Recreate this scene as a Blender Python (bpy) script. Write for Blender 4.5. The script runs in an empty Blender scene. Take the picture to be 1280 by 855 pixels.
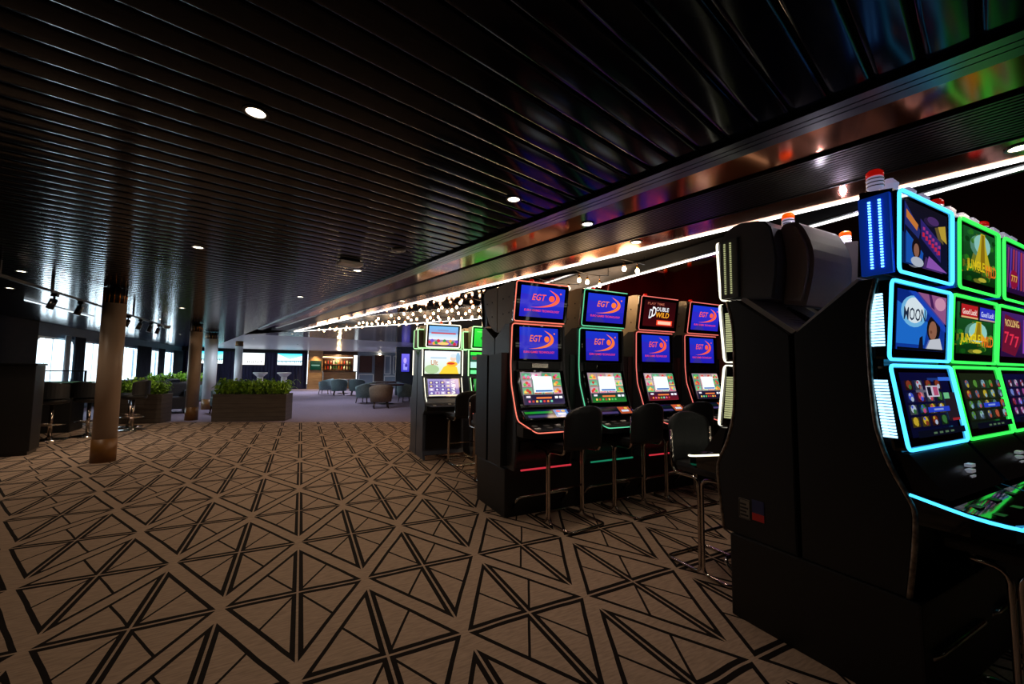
import bpy, bmesh, math, random
from mathutils import Vector, Matrix
random.seed(7)
C = bpy.context.scene.collection
PI = math.pi
def srgb(r, g, b):
    f = lambda c: (c/255/12.92 if c/255 <= .04045 else ((c/255+.055)/1.055)**2.4)
    return (f(r), f(g), f(b), 1)

# ------------------------------------------------------------------ camera
FPX = 508.8
ry = Vector((-263, FPX, -32.5)).normalized()
rx = Vector((990, FPX, -44.5)); rx = (rx-ry*rx.dot(ry)).normalized()
rz = rx.cross(ry)
cam = bpy.data.objects.new('camera', bpy.data.cameras.new('camera')); C.objects.link(cam)
cr = Vector((rx[0], ry[0], rz[0])); cf = Vector((rx[1], ry[1], rz[1])); cu = Vector((rx[2], ry[2], rz[2]))
m = Matrix((cr, cu, -cf)).transposed().to_4x4()
m.translation = Vector((0, 0, 1.25)); cam.matrix_world = m
cam.data.sensor_width = 36; cam.data.lens = 36*FPX/1280; cam.data.clip_start = .02
bpy.context.scene.camera = cam
sc = bpy.context.scene
sc.view_settings.view_transform = 'Standard'; sc.view_settings.look = 'None'
sc.view_settings.gamma = 1; sc.view_settings.use_curve_mapping = False
sc.view_settings.exposure = 0.0
sc.cycles.max_bounces = 8; sc.cycles.sample_clamp_indirect = 4

# ------------------------------------------------------------------ world, lamps of the room and lounge fill
w = bpy.data.worlds.new('overcast_sky'); sc.world = w; w.use_nodes = True
w.node_tree.nodes['Background'].inputs[0].default_value = (.85, .95, 1, 1)
w.node_tree.nodes['Background'].inputs[1].default_value = 2.6
def lamp(kind, name, loc, energy, color, **k):
    l = bpy.data.lights.new(name, kind); l.energy = energy; l.color = color
    for a, v in k.items():
        if a not in ('rot',): setattr(l, a, v)
    o = bpy.data.objects.new(name, l); C.objects.link(o); o.location = loc
    if 'rot' in k: o.rotation_euler = k['rot']
    return o
WARM = (1, .77, .56)
WINS = [(13.95, 15.85), (16.3, 18.1), (18.9, 20.95), (21.8, 23.7), (24.1, 26.2)]
# daylight outside the row of windows
lamp('AREA', 'window_daylight', (-6.15, 21.0, 1.35), 800, (.78, .93, 1), shape='RECTANGLE', size=1.6, size_y=15.5, rot=(0, -PI/2, 0))
# recessed downlights: (x, y, watts)
DOWN = [(-.21, 1.92, 18), (1.12, 2.17, 11), (-.85, 4.39, 22), (-2.83, 6.51, 26), (.49, 4.59, 17), (-.06, 6.74, 36), (-1.94, 9.12, 36),
        (-2.4, 7.95, 20), (-3.07, 9.48, 34), (-2.82, 11.55, 30), (-3.58, 8.02, 34), (-3.53, 16.62, 20), (-.3, 14.2, 16), (-1.6, 17.5, 20), (-.2, 20.5, 16), (-3.6, 21.5, 14)]
for x, y, e in DOWN:
    lamp('SPOT', 'downlight_lamp', (x, y, 2.27), e, WARM, spot_size=2.5, spot_blend=.9, shadow_soft_size=.05)
for x, y, e in [(-1.7, 14.2, 90), (-3.4, 18.5, 130), (-.8, 23.5, 150), (-3, 24.5, 130), (1.4, 16.5, 150), (1.3, 12.6, 80), (2.4, 21.5, 220), (1.2, 23.5, 200)]:
    lamp('SPOT', 'lounge_fill', (x, y, 2.26), e, (.82, .86, 1), spot_size=2.6, spot_blend=.9, shadow_soft_size=.08)  # fill spots without fixtures, added to brighten the lounge floor and ceiling

# ------------------------------------------------------------------ materials
MATS = {}
def mat(name, col, rough=.5, metal=0, emit=None, es=0, spec=.5, coat=0, trans=0):
    if name in MATS: return MATS[name]
    mt = bpy.data.materials.new(name); mt.use_nodes = True
    b = mt.node_tree.nodes['Principled BSDF']
    b.inputs['Base Color'].default_value = col; b.inputs['Roughness'].default_value = rough
    b.inputs['Metallic'].default_value = metal; b.inputs['Specular IOR Level'].default_value = spec
    b.inputs['Coat Weight'].default_value = coat
    b.inputs['Transmission Weight'].default_value = trans
    if emit: b.inputs['Emission Color'].default_value = emit; b.inputs['Emission Strength'].default_value = es
    MATS[name] = mt; return mt
def noisy(name, c1, c2, scale=(8, 8, 8), rough=.5, detail=4, metal=0, bump=0, spec=.5):
    if name in MATS: return MATS[name]
    mt = mat(name, c1, rough, metal, spec=spec); nt = mt.node_tree; b = nt.nodes['Principled BSDF']
    tc = nt.nodes.new('ShaderNodeTexCoord'); mp = nt.nodes.new('ShaderNodeMapping'); mp.inputs['Scale'].default_value = scale
    nz = nt.nodes.new('ShaderNodeTexNoise'); nz.inputs['Scale'].default_value = 1; nz.inputs['Detail'].default_value = detail
    mx = nt.nodes.new('ShaderNodeMix'); mx.data_type = 'RGBA'
    mx.inputs[6].default_value = c1; mx.inputs[7].default_value = c2
    rp = nt.nodes.new('ShaderNodeMapRange'); rp.inputs[1].default_value = .35; rp.inputs[2].default_value = .65
    L = nt.links.new
    L(tc.outputs['Object'], mp.inputs[0]); L(mp.outputs[0], nz.inputs[0]); L(nz.outputs[0], rp.inputs[0]); L(rp.outputs[0], mx.inputs[0]); L(mx.outputs[2], b.inputs['Base Color'])
    if bump:
        bp = nt.nodes.new('ShaderNodeBump'); bp.inputs['Strength'].default_value = bump; bp.inputs['Distance'].default_value = .01
        L(nz.outputs[0], bp.inputs['Height']); L(bp.outputs[0], b.inputs['Normal'])
    return mt
def glow(name, col, s):
    return mat(name, (0, 0, 0, 1), .5, emit=col, es=s)
SLAT = mat('dark_lacquered_ceiling', srgb(12, 15, 26), .14, spec=.12)
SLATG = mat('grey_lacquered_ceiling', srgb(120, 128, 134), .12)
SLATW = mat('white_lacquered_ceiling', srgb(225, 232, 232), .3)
VOID = mat('black_void', srgb(8, 8, 9), .9)
BRONZE = noisy('polished_bronze', srgb(190, 116, 74), srgb(160, 94, 58), (.6, 5, 5), .13, metal=1)
TRAY = mat('dark_mirror_ceiling', srgb(90, 66, 60), .06, metal=1)
RAIL = mat('rail_aluminium', srgb(95, 100, 105), .28, metal=1)
VENT = mat('vent_slats', srgb(36, 33, 30), .35, metal=.6)
BLK = mat('black_gloss_plastic', srgb(14, 14, 16), .28)
BLKM = noisy('black_matt_panel', srgb(10, 10, 11), srgb(14, 14, 15), (6, 6, 6), .5)
SLATE = noisy('slate_cabinet_side', srgb(42, 44, 48), srgb(50, 52, 56), (3, 3, 3), .42)
PLGREY = noisy('grey_moulded_plastic', srgb(190, 172, 140), srgb(176, 158, 128), (5, 5, 5), .45)
PLDARK = mat('dark_moulded_plastic', srgb(104, 104, 106), .35)
CHROME = mat('chrome', srgb(190, 180, 172), .14, metal=1)
AGED = noisy('worn_chrome_trim', srgb(170, 150, 130), srgb(100, 82, 68), (40, 40, 40), .4, metal=.5)
LEATHER = noisy('black_leather', srgb(20, 21, 23), srgb(26, 27, 29), (60, 60, 60), .42, bump=.15)
GLASSB = mat('black_glass', srgb(5, 5, 6), .05, coat=.5)
REDW = noisy('dark_red_wall', srgb(74, 16, 18), srgb(60, 12, 14), (2, 2, 2), .35)
NAVY = noisy('navy_fabric', srgb(34, 32, 66), srgb(26, 25, 52), (12, 12, 3), .8)
WALLG = noisy('blue_grey_wall', srgb(74, 90, 106), srgb(64, 80, 96), (2, 2, 2), .6)
CURT = noisy('dark_curtain', srgb(56, 64, 74), srgb(44, 52, 62), (9, 9, 2), .85)
SHEER = noisy('pale_curtain', srgb(200, 210, 215), srgb(170, 182, 190), (9, 9, 2), .85)
COPPER = noisy('brown_column_paint', srgb(168, 146, 126), srgb(156, 136, 118), (3, 3, 1), .42)
WHITEC = mat('white_column_paint', srgb(215, 225, 228), .35)
SLEEVE = noisy('ochre_column_sleeve', srgb(134, 92, 44), srgb(112, 74, 34), (6, 6, 6), .4)
BRASS = noisy('brass', srgb(190, 130, 60), srgb(150, 96, 40), (10, 10, 10), .25, metal=1)
PLANTB = noisy('planter_brown_panel', srgb(92, 84, 78), srgb(80, 73, 68), (3, 3, 20), .5)
WOOD = noisy('light_wood_panel', srgb(176, 138, 92), srgb(150, 112, 72), (2, 2, 14), .45)
DWOOD = noisy('dark_wood', srgb(62, 34, 22), srgb(46, 24, 16), (4, 4, 20), .4)
DPIER = noisy('dark_wall_panel', srgb(32, 20, 18), srgb(24, 16, 15), (4, 4, 20), .7, spec=.15)
TUB = noisy('grey_teal_upholstery', srgb(118, 142, 144), srgb(104, 126, 130), (20, 20, 20), .8)
TUBB = noisy('brown_upholstery', srgb(122, 106, 88), srgb(106, 92, 78), (20, 20, 20), .8)
WHITE = mat('white_paint', srgb(225, 225, 222), .4)
FELT = mat('green_felt', srgb(60, 130, 80), .9)
LEAF = noisy('fern_green', srgb(150, 200, 40), srgb(70, 120, 26), (14, 14, 14), .55)
SOIL = mat('dark_soil', srgb(24, 18, 12), .9)
LAMPW = glow('warm_lamp_face', (1, .83, .6, 1), 9)
BULB = glow('filament_bulb_glow', (1, .62, .33, 1), 22)
LEDW = glow('white_led_strip', (1, .97, .9, 1), 6)
PANE = bpy.data.materials.new('window_glass'); PANE.use_nodes = True
_n = PANE.node_tree; _n.nodes.remove(_n.nodes['Principled BSDF'])
_t = _n.nodes.new('ShaderNodeBsdfTransparent'); _t.inputs[0].default_value = (.93, .97, 1, 1); _g = _n.nodes.new('ShaderNodeBsdfGlossy'); _g.inputs['Roughness'].default_value = .02
_x = _n.nodes.new('ShaderNodeMixShader'); _x.inputs[0].default_value = .07
_n.links.new(_t.outputs[0], _x.inputs[1]); _n.links.new(_g.outputs[0], _x.inputs[2]); _n.links.new(_x.outputs[0], _n.nodes['Material Output'].inputs[0])
ACRYL = PANE
# lit picture of a display: colours come from the picture's own polygons
def pic_mat(es):
    n = 'lit_display_%d' % int(es*100)
    if n in MATS: return MATS[n]
    mt = mat(n, (0, 0, 0, 1), .08, spec=.5); nt = mt.node_tree
    a = nt.nodes.new('ShaderNodeVertexColor'); a.layer_name = 'Col'
    b = nt.nodes['Principled BSDF']; nt.links.new(a.outputs[0], b.inputs['Emission Color']); b.inputs['Emission Strength'].default_value = es
    return mt

# carpet: lattice of lined rhombi, plain purple-grey carpet past the casino
def carpet():
    mt = bpy.data.materials.new('patterned_carpet'); mt.use_nodes = True; nt = mt.node_tree; L = nt.links.new
    def M(op, a, b=None, c=None):
        n = nt.nodes.new('ShaderNodeMath'); n.operation = op
        for i, v in enumerate((a, b, c)):
            if v is None: continue
            if isinstance(v, (int, float)): n.inputs[i].default_value = v
            else: L(v, n.inputs[i])
        return n.outputs[0]
    tc = nt.nodes.new('ShaderNodeTexCoord'); sp = nt.nodes.new('ShaderNodeSeparateXYZ'); L(tc.outputs['Object'], sp.inputs[0])
    wob = nt.nodes.new('ShaderNodeTexNoise'); wob.inputs['Scale'].default_value = 2.2; L(tc.outputs['Object'], wob.inputs[0])
    wv = M('MULTIPLY', M('SUBTRACT', wob.outputs[0], .5), .035)
    PX, PY = .71, 1.472
    u = M('DIVIDE', M('SUBTRACT', M('ADD', sp.outputs[0], 0), .03), PX)
    v = M('DIVIDE', M('SUBTRACT', M('ADD', sp.outputs[1], wv), 2.64), PY)
    p = M('SUBTRACT', M('FRACT', M('ADD', M('ADD', u, v), .5)), .5)
    q = M('SUBTRACT', M('FRACT', M('ADD', M('SUBTRACT', u, v), .5)), .5)
    dx = M('ABSOLUTE', M('MULTIPLY', M('ADD', p, q), PX/2)); dy = M('ABSOLUTE', M('MULTIPLY', M('SUBTRACT', p, q), PY/2))
    a, b = .478*PX, .418*PY
    D = M('ADD', M('DIVIDE', dx, a), M('DIVIDE', dy, b))
    inside = M('LESS_THAN', D, 1)
    edge = M('GREATER_THAN', D, .93)
    vb = M('MULTIPLY', M('GREATER_THAN', dx, .0055), M('LESS_THAN', dx, .028))
    hb = M('MULTIPLY', M('GREATER_THAN', dy, .0065), M('LESS_THAN', dy, .034))
    h = math.hypot(a, b)
    spk = M('LESS_THAN', M('ABSOLUTE', M('SUBTRACT', M('MULTIPLY', dx, b/h), M('MULTIPLY', dy, a/h))), .0065)
    cl = M('MULTIPLY', M('GREATER_THAN', dx, .0055), M('GREATER_THAN', dy, .0065))  # the light centre lines stay clear
    lines = M('MULTIPLY', M('MAXIMUM', M('MAXIMUM', edge, spk), M('MAXIMUM', vb, hb)), M('MULTIPLY', inside, cl))
    # casino area: y < 10.7 - 0.5 x
    cas = M('LESS_THAN', M('ADD', sp.outputs[1], M('MULTIPLY', sp.outputs[0], .42)), 10.75)
    lines = M('MULTIPLY', lines, cas)
    nz = nt.nodes.new('ShaderNodeTexNoise'); nz.inputs['Scale'].default_value = 1; nz.inputs['Detail'].default_value = 6
    mp = nt.nodes.new('ShaderNodeMapping'); mp.inputs['Scale'].default_value = (16, 90, 1); mp.inputs['Rotation'].default_value = (0, 0, .25); L(tc.outputs['Object'], mp.inputs[0]); L(mp.outputs[0], nz.inputs[0])
    nf = M('MULTIPLY_ADD', nz.outputs[0], 1.0, .5)
    def mix(f, A, B):
        x = nt.nodes.new('ShaderNodeMix'); x.data_type = 'RGBA'; L(f, x.inputs[0])
        for k, c in ((6, A), (7, B)):
            if isinstance(c, tuple): x.inputs[k].default_value = c
            else: L(c, x.inputs[k])
        return x.outputs[2]
    base = mix(cas, srgb(136, 124, 142), srgb(158, 136, 118))
    vm = nt.nodes.new('ShaderNodeVectorMath'); vm.operation = 'SCALE'; L(base, vm.inputs[0]); L(nf, vm.inputs['Scale'])
    col = mix(lines, vm.outputs[0], srgb(20, 14, 12))
    bs = nt.nodes['Principled BSDF']; bs.inputs['Roughness'].default_value = .9; bs.inputs['Specular IOR Level'].default_value = .15
    L(col, bs.inputs['Base Color'])
    return mt

# ------------------------------------------------------------------ mesh helpers
def bx(bm, x0, y0, z0, x1, y1, z1, bevel=0, M=None):
    r = bmesh.ops.create_cube(bm, size=1); vs = r['verts']
    for v in vs: v.co = Vector(((x0+x1)/2+v.co.x*(x1-x0), (y0+y1)/2+v.co.y*(y1-y0), (z0+z1)/2+v.co.z*(z1-z0)))
    if bevel:
        es = list({e for v in vs for e in v.link_edges})
        rr = bmesh.ops.bevel(bm, geom=es, offset=bevel, segments=2, affect='EDGES', profile=.7)
        vs = list({v for f in rr['faces'] for v in f.verts} | {v for v in vs if v.is_valid})
    if M is not None:
        for v in vs: v.co = M @ v.co
    return vs
def prism(bm, prof, x0, x1, bevel=0, smooth=False):
    """profile of (y,z) points pushed from x0 to x1"""
    A = [bm.verts.new((x0, y, z)) for y, z in prof]; B = [bm.verts.new((x1, y, z)) for y, z in prof]
    n = len(prof); fs = []
    fs.append(bm.faces.new(A)); fs.append(bm.faces.new(B[::-1]))
    for i in range(n): fs.append(bm.faces.new((A[i], B[i], B[(i+1) % n], A[(i+1) % n])))
    bmesh.ops.recalc_face_normals(bm, faces=fs)
    if bevel:
        es = list(fs[0].edges)+list(fs[1].edges)
        bmesh.ops.bevel(bm, geom=es, offset=bevel, segments=2, affect='EDGES')
def plan(bm, pts, z0, z1, zf=None):
    """outline of (x,y) points standing between z0 and z1"""
    zt = zf or (lambda x, y: z1)
    A = [bm.verts.new((x, y, z0)) for x, y in pts]; B = [bm.verts.new((x, y, zt(x, y))) for x, y in pts]
    n = len(pts); fs = [bm.faces.new(A[::-1]), bm.faces.new(B)]
    for i in range(n): fs.append(bm.faces.new((A[i], A[(i+1) % n], B[(i+1) % n], B[i])))
    bmesh.ops.recalc_face_normals(bm, faces=fs)
def smooth_path(pts, k=4, closed=False):
    P = [Vector(p) for p in pts]; out = []
    n = len(P)
    rng = range(n if closed else n-1)
    for i in rng:
        p0 = P[(i-1) % n] if closed or i > 0 else P[i]; p1 = P[i]; p2 = P[(i+1) % n]
        p3 = P[(i+2) % n] if closed or i+2 < n else p2
        for j in range(k):
            t = j/k
            out.append(.5*((2*p1)+(-p0+p2)*t+(2*p0-5*p1+4*p2-p3)*t*t+(-p0+3*p1-3*p2+p3)*t**3))
    if not closed: out.append(P[-1])
    return out
def round_corners(pts, r, k=4, closed=False):
    P = [Vector(p) for p in pts]; n = len(P); out = []
    for i in range(n):
        if not closed and i in (0, n-1): out.append(P[i]); continue
        a, b, c = P[(i-1) % n], P[i], P[(i+1) % n]
        d1 = (a-b); d2 = (c-b); rr = min(r, d1.length*.49, d2.length*.49)
        s = b+d1.normalized()*rr; e = b+d2.normalized()*rr
        for j in range(k+1):
            t = j/k; out.append(s*(1-t)**2+b*2*t*(1-t)+e*t*t)
    return out
def tube(bm, pts, r, n=8, closed=False):
    P = [Vector(p) for p in pts]; m_ = len(P); rings = []
    up = None
    for i, p in enumerate(P):
        if closed: t = P[(i+1) % m_]-P[i-1]
        else: t = P[min(i+1, m_-1)]-P[max(i-1, 0)]
        if t.length < 1e-9: t = Vector((0, 0, 1))
        t.normalize()
        if up is None:
            up = Vector((0, 0, 1)) if abs(t.z) < .9 else Vector((1, 0, 0))
        s = t.cross(up)
        if s.length < 1e-4: s = t.orthogonal()
        s.normalize(); up = s.cross(t).normalized()
        rings.append([bm.verts.new(p+(s*math.cos(a)+up*math.sin(a))*r) for a in (2*PI*k/n for k in range(n))])
    for i in range(m_ if closed else m_-1):
        A, B = rings[i], rings[(i+1) % m_]
        for k in range(n):
            f = bm.faces.new((A[k], A[(k+1) % n], B[(k+1) % n], B[k])); f.smooth = True
    if not closed:
        bm.faces.new(rings[0][::-1]); bm.faces.new(rings[-1])
def lathe(bm, prof, c=(0, 0, 0), n=20, smooth=True):
    rings = []
    for r, z in prof:
        rings.append([bm.verts.new((c[0]+r*math.cos(2*PI*k/n), c[1]+r*math.sin(2*PI*k/n), c[2]+z)) for k in range(n)])
    for A, B in zip(rings, rings[1:]):
        for k in range(n):
            f = bm.faces.new((A[k], A[(k+1) % n], B[(k+1) % n], B[k])); f.smooth = smooth
    bm.faces.new(rings[0][::-1]); bm.faces.new(rings[-1])
def obj(name, bm, material, parent=None, fix=True):
    me = bpy.data.meshes.new(name)
    if fix: bmesh.ops.recalc_face_normals(bm, faces=bm.faces[:])
    bm.to_mesh(me); bm.free()
    for mt in (material if isinstance(material, (list, tuple)) else [material]): me.materials.append(mt)
    o = bpy.data.objects.new(name, me); C.objects.link(o)
    if parent: o.parent = parent
    return o
def B(): return bmesh.new()
def boxobj(name, b, material, parent=None, bevel=0):
    bm = B(); bx(bm, *b, bevel=bevel); return obj(name, bm, material, parent)
def thing(name, label, cat, loc=(0, 0, 0), rotz=0, group=None):
    o = bpy.data.objects.new(name, None); C.objects.link(o); o.empty_display_size = .1
    o.location = loc; o.rotation_euler = (0, 0, rotz); tag(o, label, cat, group); return o
def tag(o, label, cat, group=None):
    o['label'] = label; o['category'] = cat
    if group: o['group'] = group
    return o
def struct(name, bm, material):
    o = obj(name, bm, material); o['kind'] = 'structure'; return o
def copy_tree(o, parent=None):
    c = o.copy(); C.objects.link(c)
    if parent: c.parent = parent
    for ch in list(o.children): copy_tree(ch, c)
    return c
def dup(root, loc, rotz, label):
    c = copy_tree(root); c.location = loc; c.rotation_euler = (0, 0, rotz); c['label'] = label; return c

# ------------------------------------------------------------------ pictures on displays
class Art:
    """flat picture built of layered polygons; u to the right, v up, both 0..1"""
    def __init__(s, w, h, bg, bg2=None):
        s.w, s.h, s.layers, s.n = w, h, [], 0
        s.poly([(0, 0), (1, 0), (1, 1), (0, 1)], bg, [bg, bg, bg2 or bg, bg2 or bg])
    def poly(s, pts, col, cols=None):
        s.layers.append((pts, [srgb(*c) for c in (cols or [col]*len(pts))], s.n)); s.n += 1
    def rect(s, u0, v0, u1, v1, c, c2=None): s.poly([(u0, v0), (u1, v0), (u1, v1), (u0, v1)], c, [c, c, c2 or c, c2 or c])
    def ell(s, u, v, ru, rv, c, n=14): s.poly([(u+ru*math.cos(2*PI*k/n), v+rv*math.sin(2*PI*k/n)) for k in range(n)], c)
    def band(s, top, bot, c):
        for i in range(len(top)-1): s.layers.append(([bot[i], bot[i+1], top[i+1], top[i]], [srgb(*c)]*4, s.n))
        s.n += 1
    def text(s, txt, u0, v0, u1, v1, c, shear=0):
        cu_ = bpy.data.curves.new('t', 'FONT'); cu_.body = txt; cu_.resolution_u = 2; cu_.offset = .012
        o = bpy.data.objects.new('t', cu_); C.objects.link(o)
        me = bpy.data.meshes.new_from_object(o)
        xs = [v.co.x+shear*v.co.y for v in me.vertices]; ys = [v.co.y for v in me.vertices]
        x0, x1, y0, y1 = min(xs), max(xs), min(ys), max(ys)
        V = [(u0+(x-x0)/(x1-x0)*(u1-u0), v0+(y-y0)/(y1-y0)*(v1-v0)) for x, y in zip(xs, ys)]
        for p in me.polygons: s.layers.append(([V[i] for i in p.vertices], [srgb(*c)]*len(p.vertices), s.n))
        s.n += 1
        bpy.data.objects.remove(o); bpy.data.curves.remove(cu_); bpy.data.meshes.remove(me)
    def build(s, name, parent, M, es=1.0, step=.00025):
        bm = B(); cl = bm.loops.layers.float_color.new('Col')
        for pts, cols, k in s.layers:
            try:
                f = bm.faces.new([bm.verts.new(M @ Vector(((u-.5)*s.w, -k*step, (v-.5)*s.h))) for u, v in pts])
            except ValueError: continue
            for lp, c in zip(f.loops, cols): lp[cl] = c
        return obj(name, bm, pic_mat(es), parent, fix=False)

def logo_art(w, h, warm=0, reflect=False):
    a = Art(w, h, (34, 30, 170+10*(not warm)), (28, 52, 205))
    a.poly([(0, .3), (1, .42), (1, .6), (0, .75)], (44, 40, 190)); a.poly([(.1, 0), (.5, 0), (.3, .3)], (48, 44, 150))
    o = (255, 92, 58) if not warm else (255, 120, 52)
    a.text('EGT', .25, .55, .57, .76, o, .25)
    a.ell(.70, .64, .068, .10, o)
    top = [(.62, .93), (.74, .86), (.84, .77), (.885, .65), (.86, .52), (.76, .42), (.62, .36), (.42, .325), (.22, .32)]
    bot = [(.62, .93), (.71, .84), (.775, .76), (.80, .66), (.775, .57), (.70, .48), (.58, .41), (.42, .35), (.22, .32)]
    sm = lambda P: [(p.x, p.y) for p in smooth_path([(x, y, 0) for x, y in P], 3)]
    a.band(sm(top), sm(bot), o)
    a.ell(.90, .83, .022, .03, o, 8)
    a.text('EURO GAMES TECHNOLOGY', .10, .185, .90, .255, (250, 66, 80))
    return a
def double_wild(w, h):
    a = Art(w, h, (60, 8, 12), (36, 6, 10))
    a.text('PLAY TIME', .1, .83, .62, .92, (170, 90, 70))
    a.text('D', .16, .3, .28, .66, (235, 238, 245), .2); a.text('D', .24, .38, .38, .76, (255, 255, 255), .2)
    a.text('OUBLE', .38, .6, .78, .76, (240, 240, 245), .1); a.text('WILD', .38, .36, .80, .56, (255, 170, 40), .1)
    a.rect(.42, .06, .92, .26, (255, 70, 40)); a.rect(.46, .1, .88, .22, (255, 200, 170))
    return a
FR = [(215, 60, 60), (235, 130, 60), (90, 190, 90), (220, 90, 140), (240, 200, 90), (120, 200, 170), (190, 60, 50)]
def reel_art(w, h, seed, band=(40, 110, 40), dark=False):
    a = Art(w, h, (60, 40, 44), (150, 130, 150)); R = random.Random(seed)
    for i in range(4):
        for j in range(3):
            u0, v0 = .02+i*.245, .32+j*.225
            bg = R.choice([(210, 185, 190), (120, 190, 140), (200, 160, 150), (90, 170, 120), (230, 200, 190)])
            a.rect(u0, v0, u0+.225, v0+.205, bg, tuple(int(x*.85) for x in bg))
            for q in range(3):
                c = R.choice(FR); a.ell(u0+.06+.05*q, v0+.07+.05*(q % 2), .04, .05, c, 9)
            a.rect(u0+.02, v0+.01, u0+.2, v0+.035, R.choice(FR))
    a.rect(0, .0, 1, .29, band, (30, 24, 50)); a.rect(.06, .2, .16, .26, (230, 220, 230)); a.rect(.3, .17, .68, .22, (230, 120, 60)); a.rect(.76, .17, .84, .24, (245, 245, 255)); a.rect(.87, .17, .95, .24, (245, 245, 255))
    for i in range(7): a.rect(.1+i*.09, .06, .15+i*.09, .12, R.choice(FR))
    a.rect(.26, .36, .74, .86, (238, 250, 255)); a.rect(.30, .38, .72, .43, (40, 100, 180))
    return a
def deck_art(w, h, c1, c2):
    a = Art(w, h, (6, 10, 22), (10, 14, 40)); a.rect(.0, .55, .62, .8, c1); a.rect(.04, .1, .6, .36, (70, 60, 110)); a.rect(.66, .05, .98, .95, c2)
    a.rect(.72, .3, .92, .55, (220, 235, 255)); a.ell(.76, .75, .05, .12, (240, 80, 60)); a.ell(.88, .75, .05, .12, (250, 200, 80))
    return a
def moon_art(w, h, lower):
    a = Art(w, h, (16, 60, 160), (10, 40, 130))
    if lower:
        a.poly([(0, .1), (.55, .1), (.62, .5), (0, .8)], (30, 110, 210)); a.ell(.33, .66, .26, .27, (120, 190, 235), 20); a.ell(.33, .68, .19, .22, (225, 240, 248), 20)
        a.text('MOON', .12, .50, .56, .72, (24, 40, 66), .05)
        a.ell(.74, .40, .15, .24, (20, 16, 20)); a.ell(.72, .37, .09, .17, (150, 100, 78)); a.ell(.68, .34, .03, .03, (120, 74, 56)); a.poly([(.58, .02), (.95, .02), (.88, .24), (.66, .2)], (200, 205, 215))
        a.poly([(.42, .02), (.52, .02), (.5, .26), (.44, .22)], (16, 18, 34))
        a.poly([(.2, 1), (.34, 1), (1, .46), (1, .36)], (26, 70, 190)); a.poly([(.38, 1), (1, 1), (1, .5)], (150, 90, 140)); a.poly([(.6, 1), (.66, 1), (.74, .74), (.66, .78)], (70, 30, 90)); a.ell(.86, .86, .12, .12, (210, 150, 180))
        a.rect(0, 0, 1, .04, (6, 10, 20))
    else:
        a.rect(0, 0, 1, 1, (14, 20, 52), (22, 20, 34)); a.poly([(0, .96), (.0, .6), (.3, .44), (.34, .58)], (40, 50, 120)); a.poly([(.03, .85), (.03, .72), (.26, .56), (.29, .66)], (215, 130, 60))
        a.poly([(.34, .78), (.36, .46), (.82, .16), (.82, .5)], (50, 40, 120)); 
        for i in range(6): a.rect(.38+i*.07, .50-i*.045, .43+i*.07, .57-i*.045, (215, 40, 70)); a.rect(.39+i*.07, .61-i*.045, .44+i*.07, .66-i*.045, (180, 60, 140))
        a.poly([(0, .5), (.38, .22), (.34, .0), (0, .0)], (26, 90, 190)); a.ell(.22, .26, .10, .16, (26, 18, 22)); a.ell(.22, .23, .06, .11, (150, 104, 84)); a.ell(.24, .05, .14, .08, (190, 200, 215))
        a.poly([(.44, .0), (.5, .2), (.95, .0)], (150, 90, 190)); a.poly([(.72, .74), (.9, .8), (.94, .5), (.8, .56)], (200, 170, 60)); a.ell(.6, .8, .14, .07, (80, 50, 110))
    return a
def jungle_art(w, h, lower):
    a = Art(w, h, (10, 50, 12), (26, 90, 40)); R = random.Random(5)
    for i in range(26): a.ell(R.random()*.9+.05, R.random()*.9+.05, .07, .05, R.choice([(20, 80, 20), (40, 120, 30), (14, 60, 20), (90, 150, 40)]), 7)
    top = .66 if lower else .95
    a.ell(.52, top-.22, .26, .2, (150, 215, 205), 16)
    a.poly([(.24, .28), (.80, .28), (.62, top-.22), (.60, top), (.46, top), (.42, top-.22)], (205, 185, 40)); a.poly([(.44, .28), (.60, .28), (.57, top-.02), (.49, top-.02)], (150, 120, 20))
    a.text('JUNGLE', .04, .16, .58, .40, (245, 215, 30), .0); a.text('WILD', .60, .16, .96, .38, (255, 120, 30), .0)
    a.ell(.5, .06, .13, .04, (200, 190, 60))
    if lower:
        a.rect(0, .68, 1, 1, (16, 20, 10))
        a.rect(.04, .70, .48, .96, (190, 30, 36)); a.rect(.54, .70, .98, .96, (40, 50, 200)); a.text('Good Luck!', .07, .77, .45, .88, (255, 235, 225)); a.text('Good Luck!', .57, .77, .95, .88, (215, 225, 255))
        a.rect(.04, .70, .48, .73, (230, 190, 130)); a.rect(.54, .70, .98, .73, (200, 170, 150))
    return a
def seven_art(w, h, lower):
    a = Art(w, h, (40, 14, 60), (70, 34, 110))
    if lower:
        a.poly([(.03, .12), (.5, .02), (.72, .4), (.66, .82), (.1, .95)], (110, 20, 50)); a.text('ROLLING', .1, .68, .62, .84, (240, 200, 120), -.5)
        for i in range(3): a.text('7', .1+i*.18, .3-i*.04, .25+i*.18, .56-i*.04, (240, 50, 80))
        a.rect(.78, .1, .96, .9, (150, 70, 190))
    else:
        for i in range(9): a.poly([(0, .1+i*.1), (0, .16+i*.1), (1, -.25+i*.14), (1, -.32+i*.14)] if 0 else [(.05+i*.1, .95), (.1+i*.1, .95), (.02+i*.11, .1), (-.02+i*.11 if i else 0, .1)], [(150, 60, 120), (90, 60, 180), (190, 60, 60)][i % 3])
        a.ell(.25, .3, .16, .2, (150, 20, 60)); a.text('777', .14, .24, .38, .38, (240, 190, 80))
    return a
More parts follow.
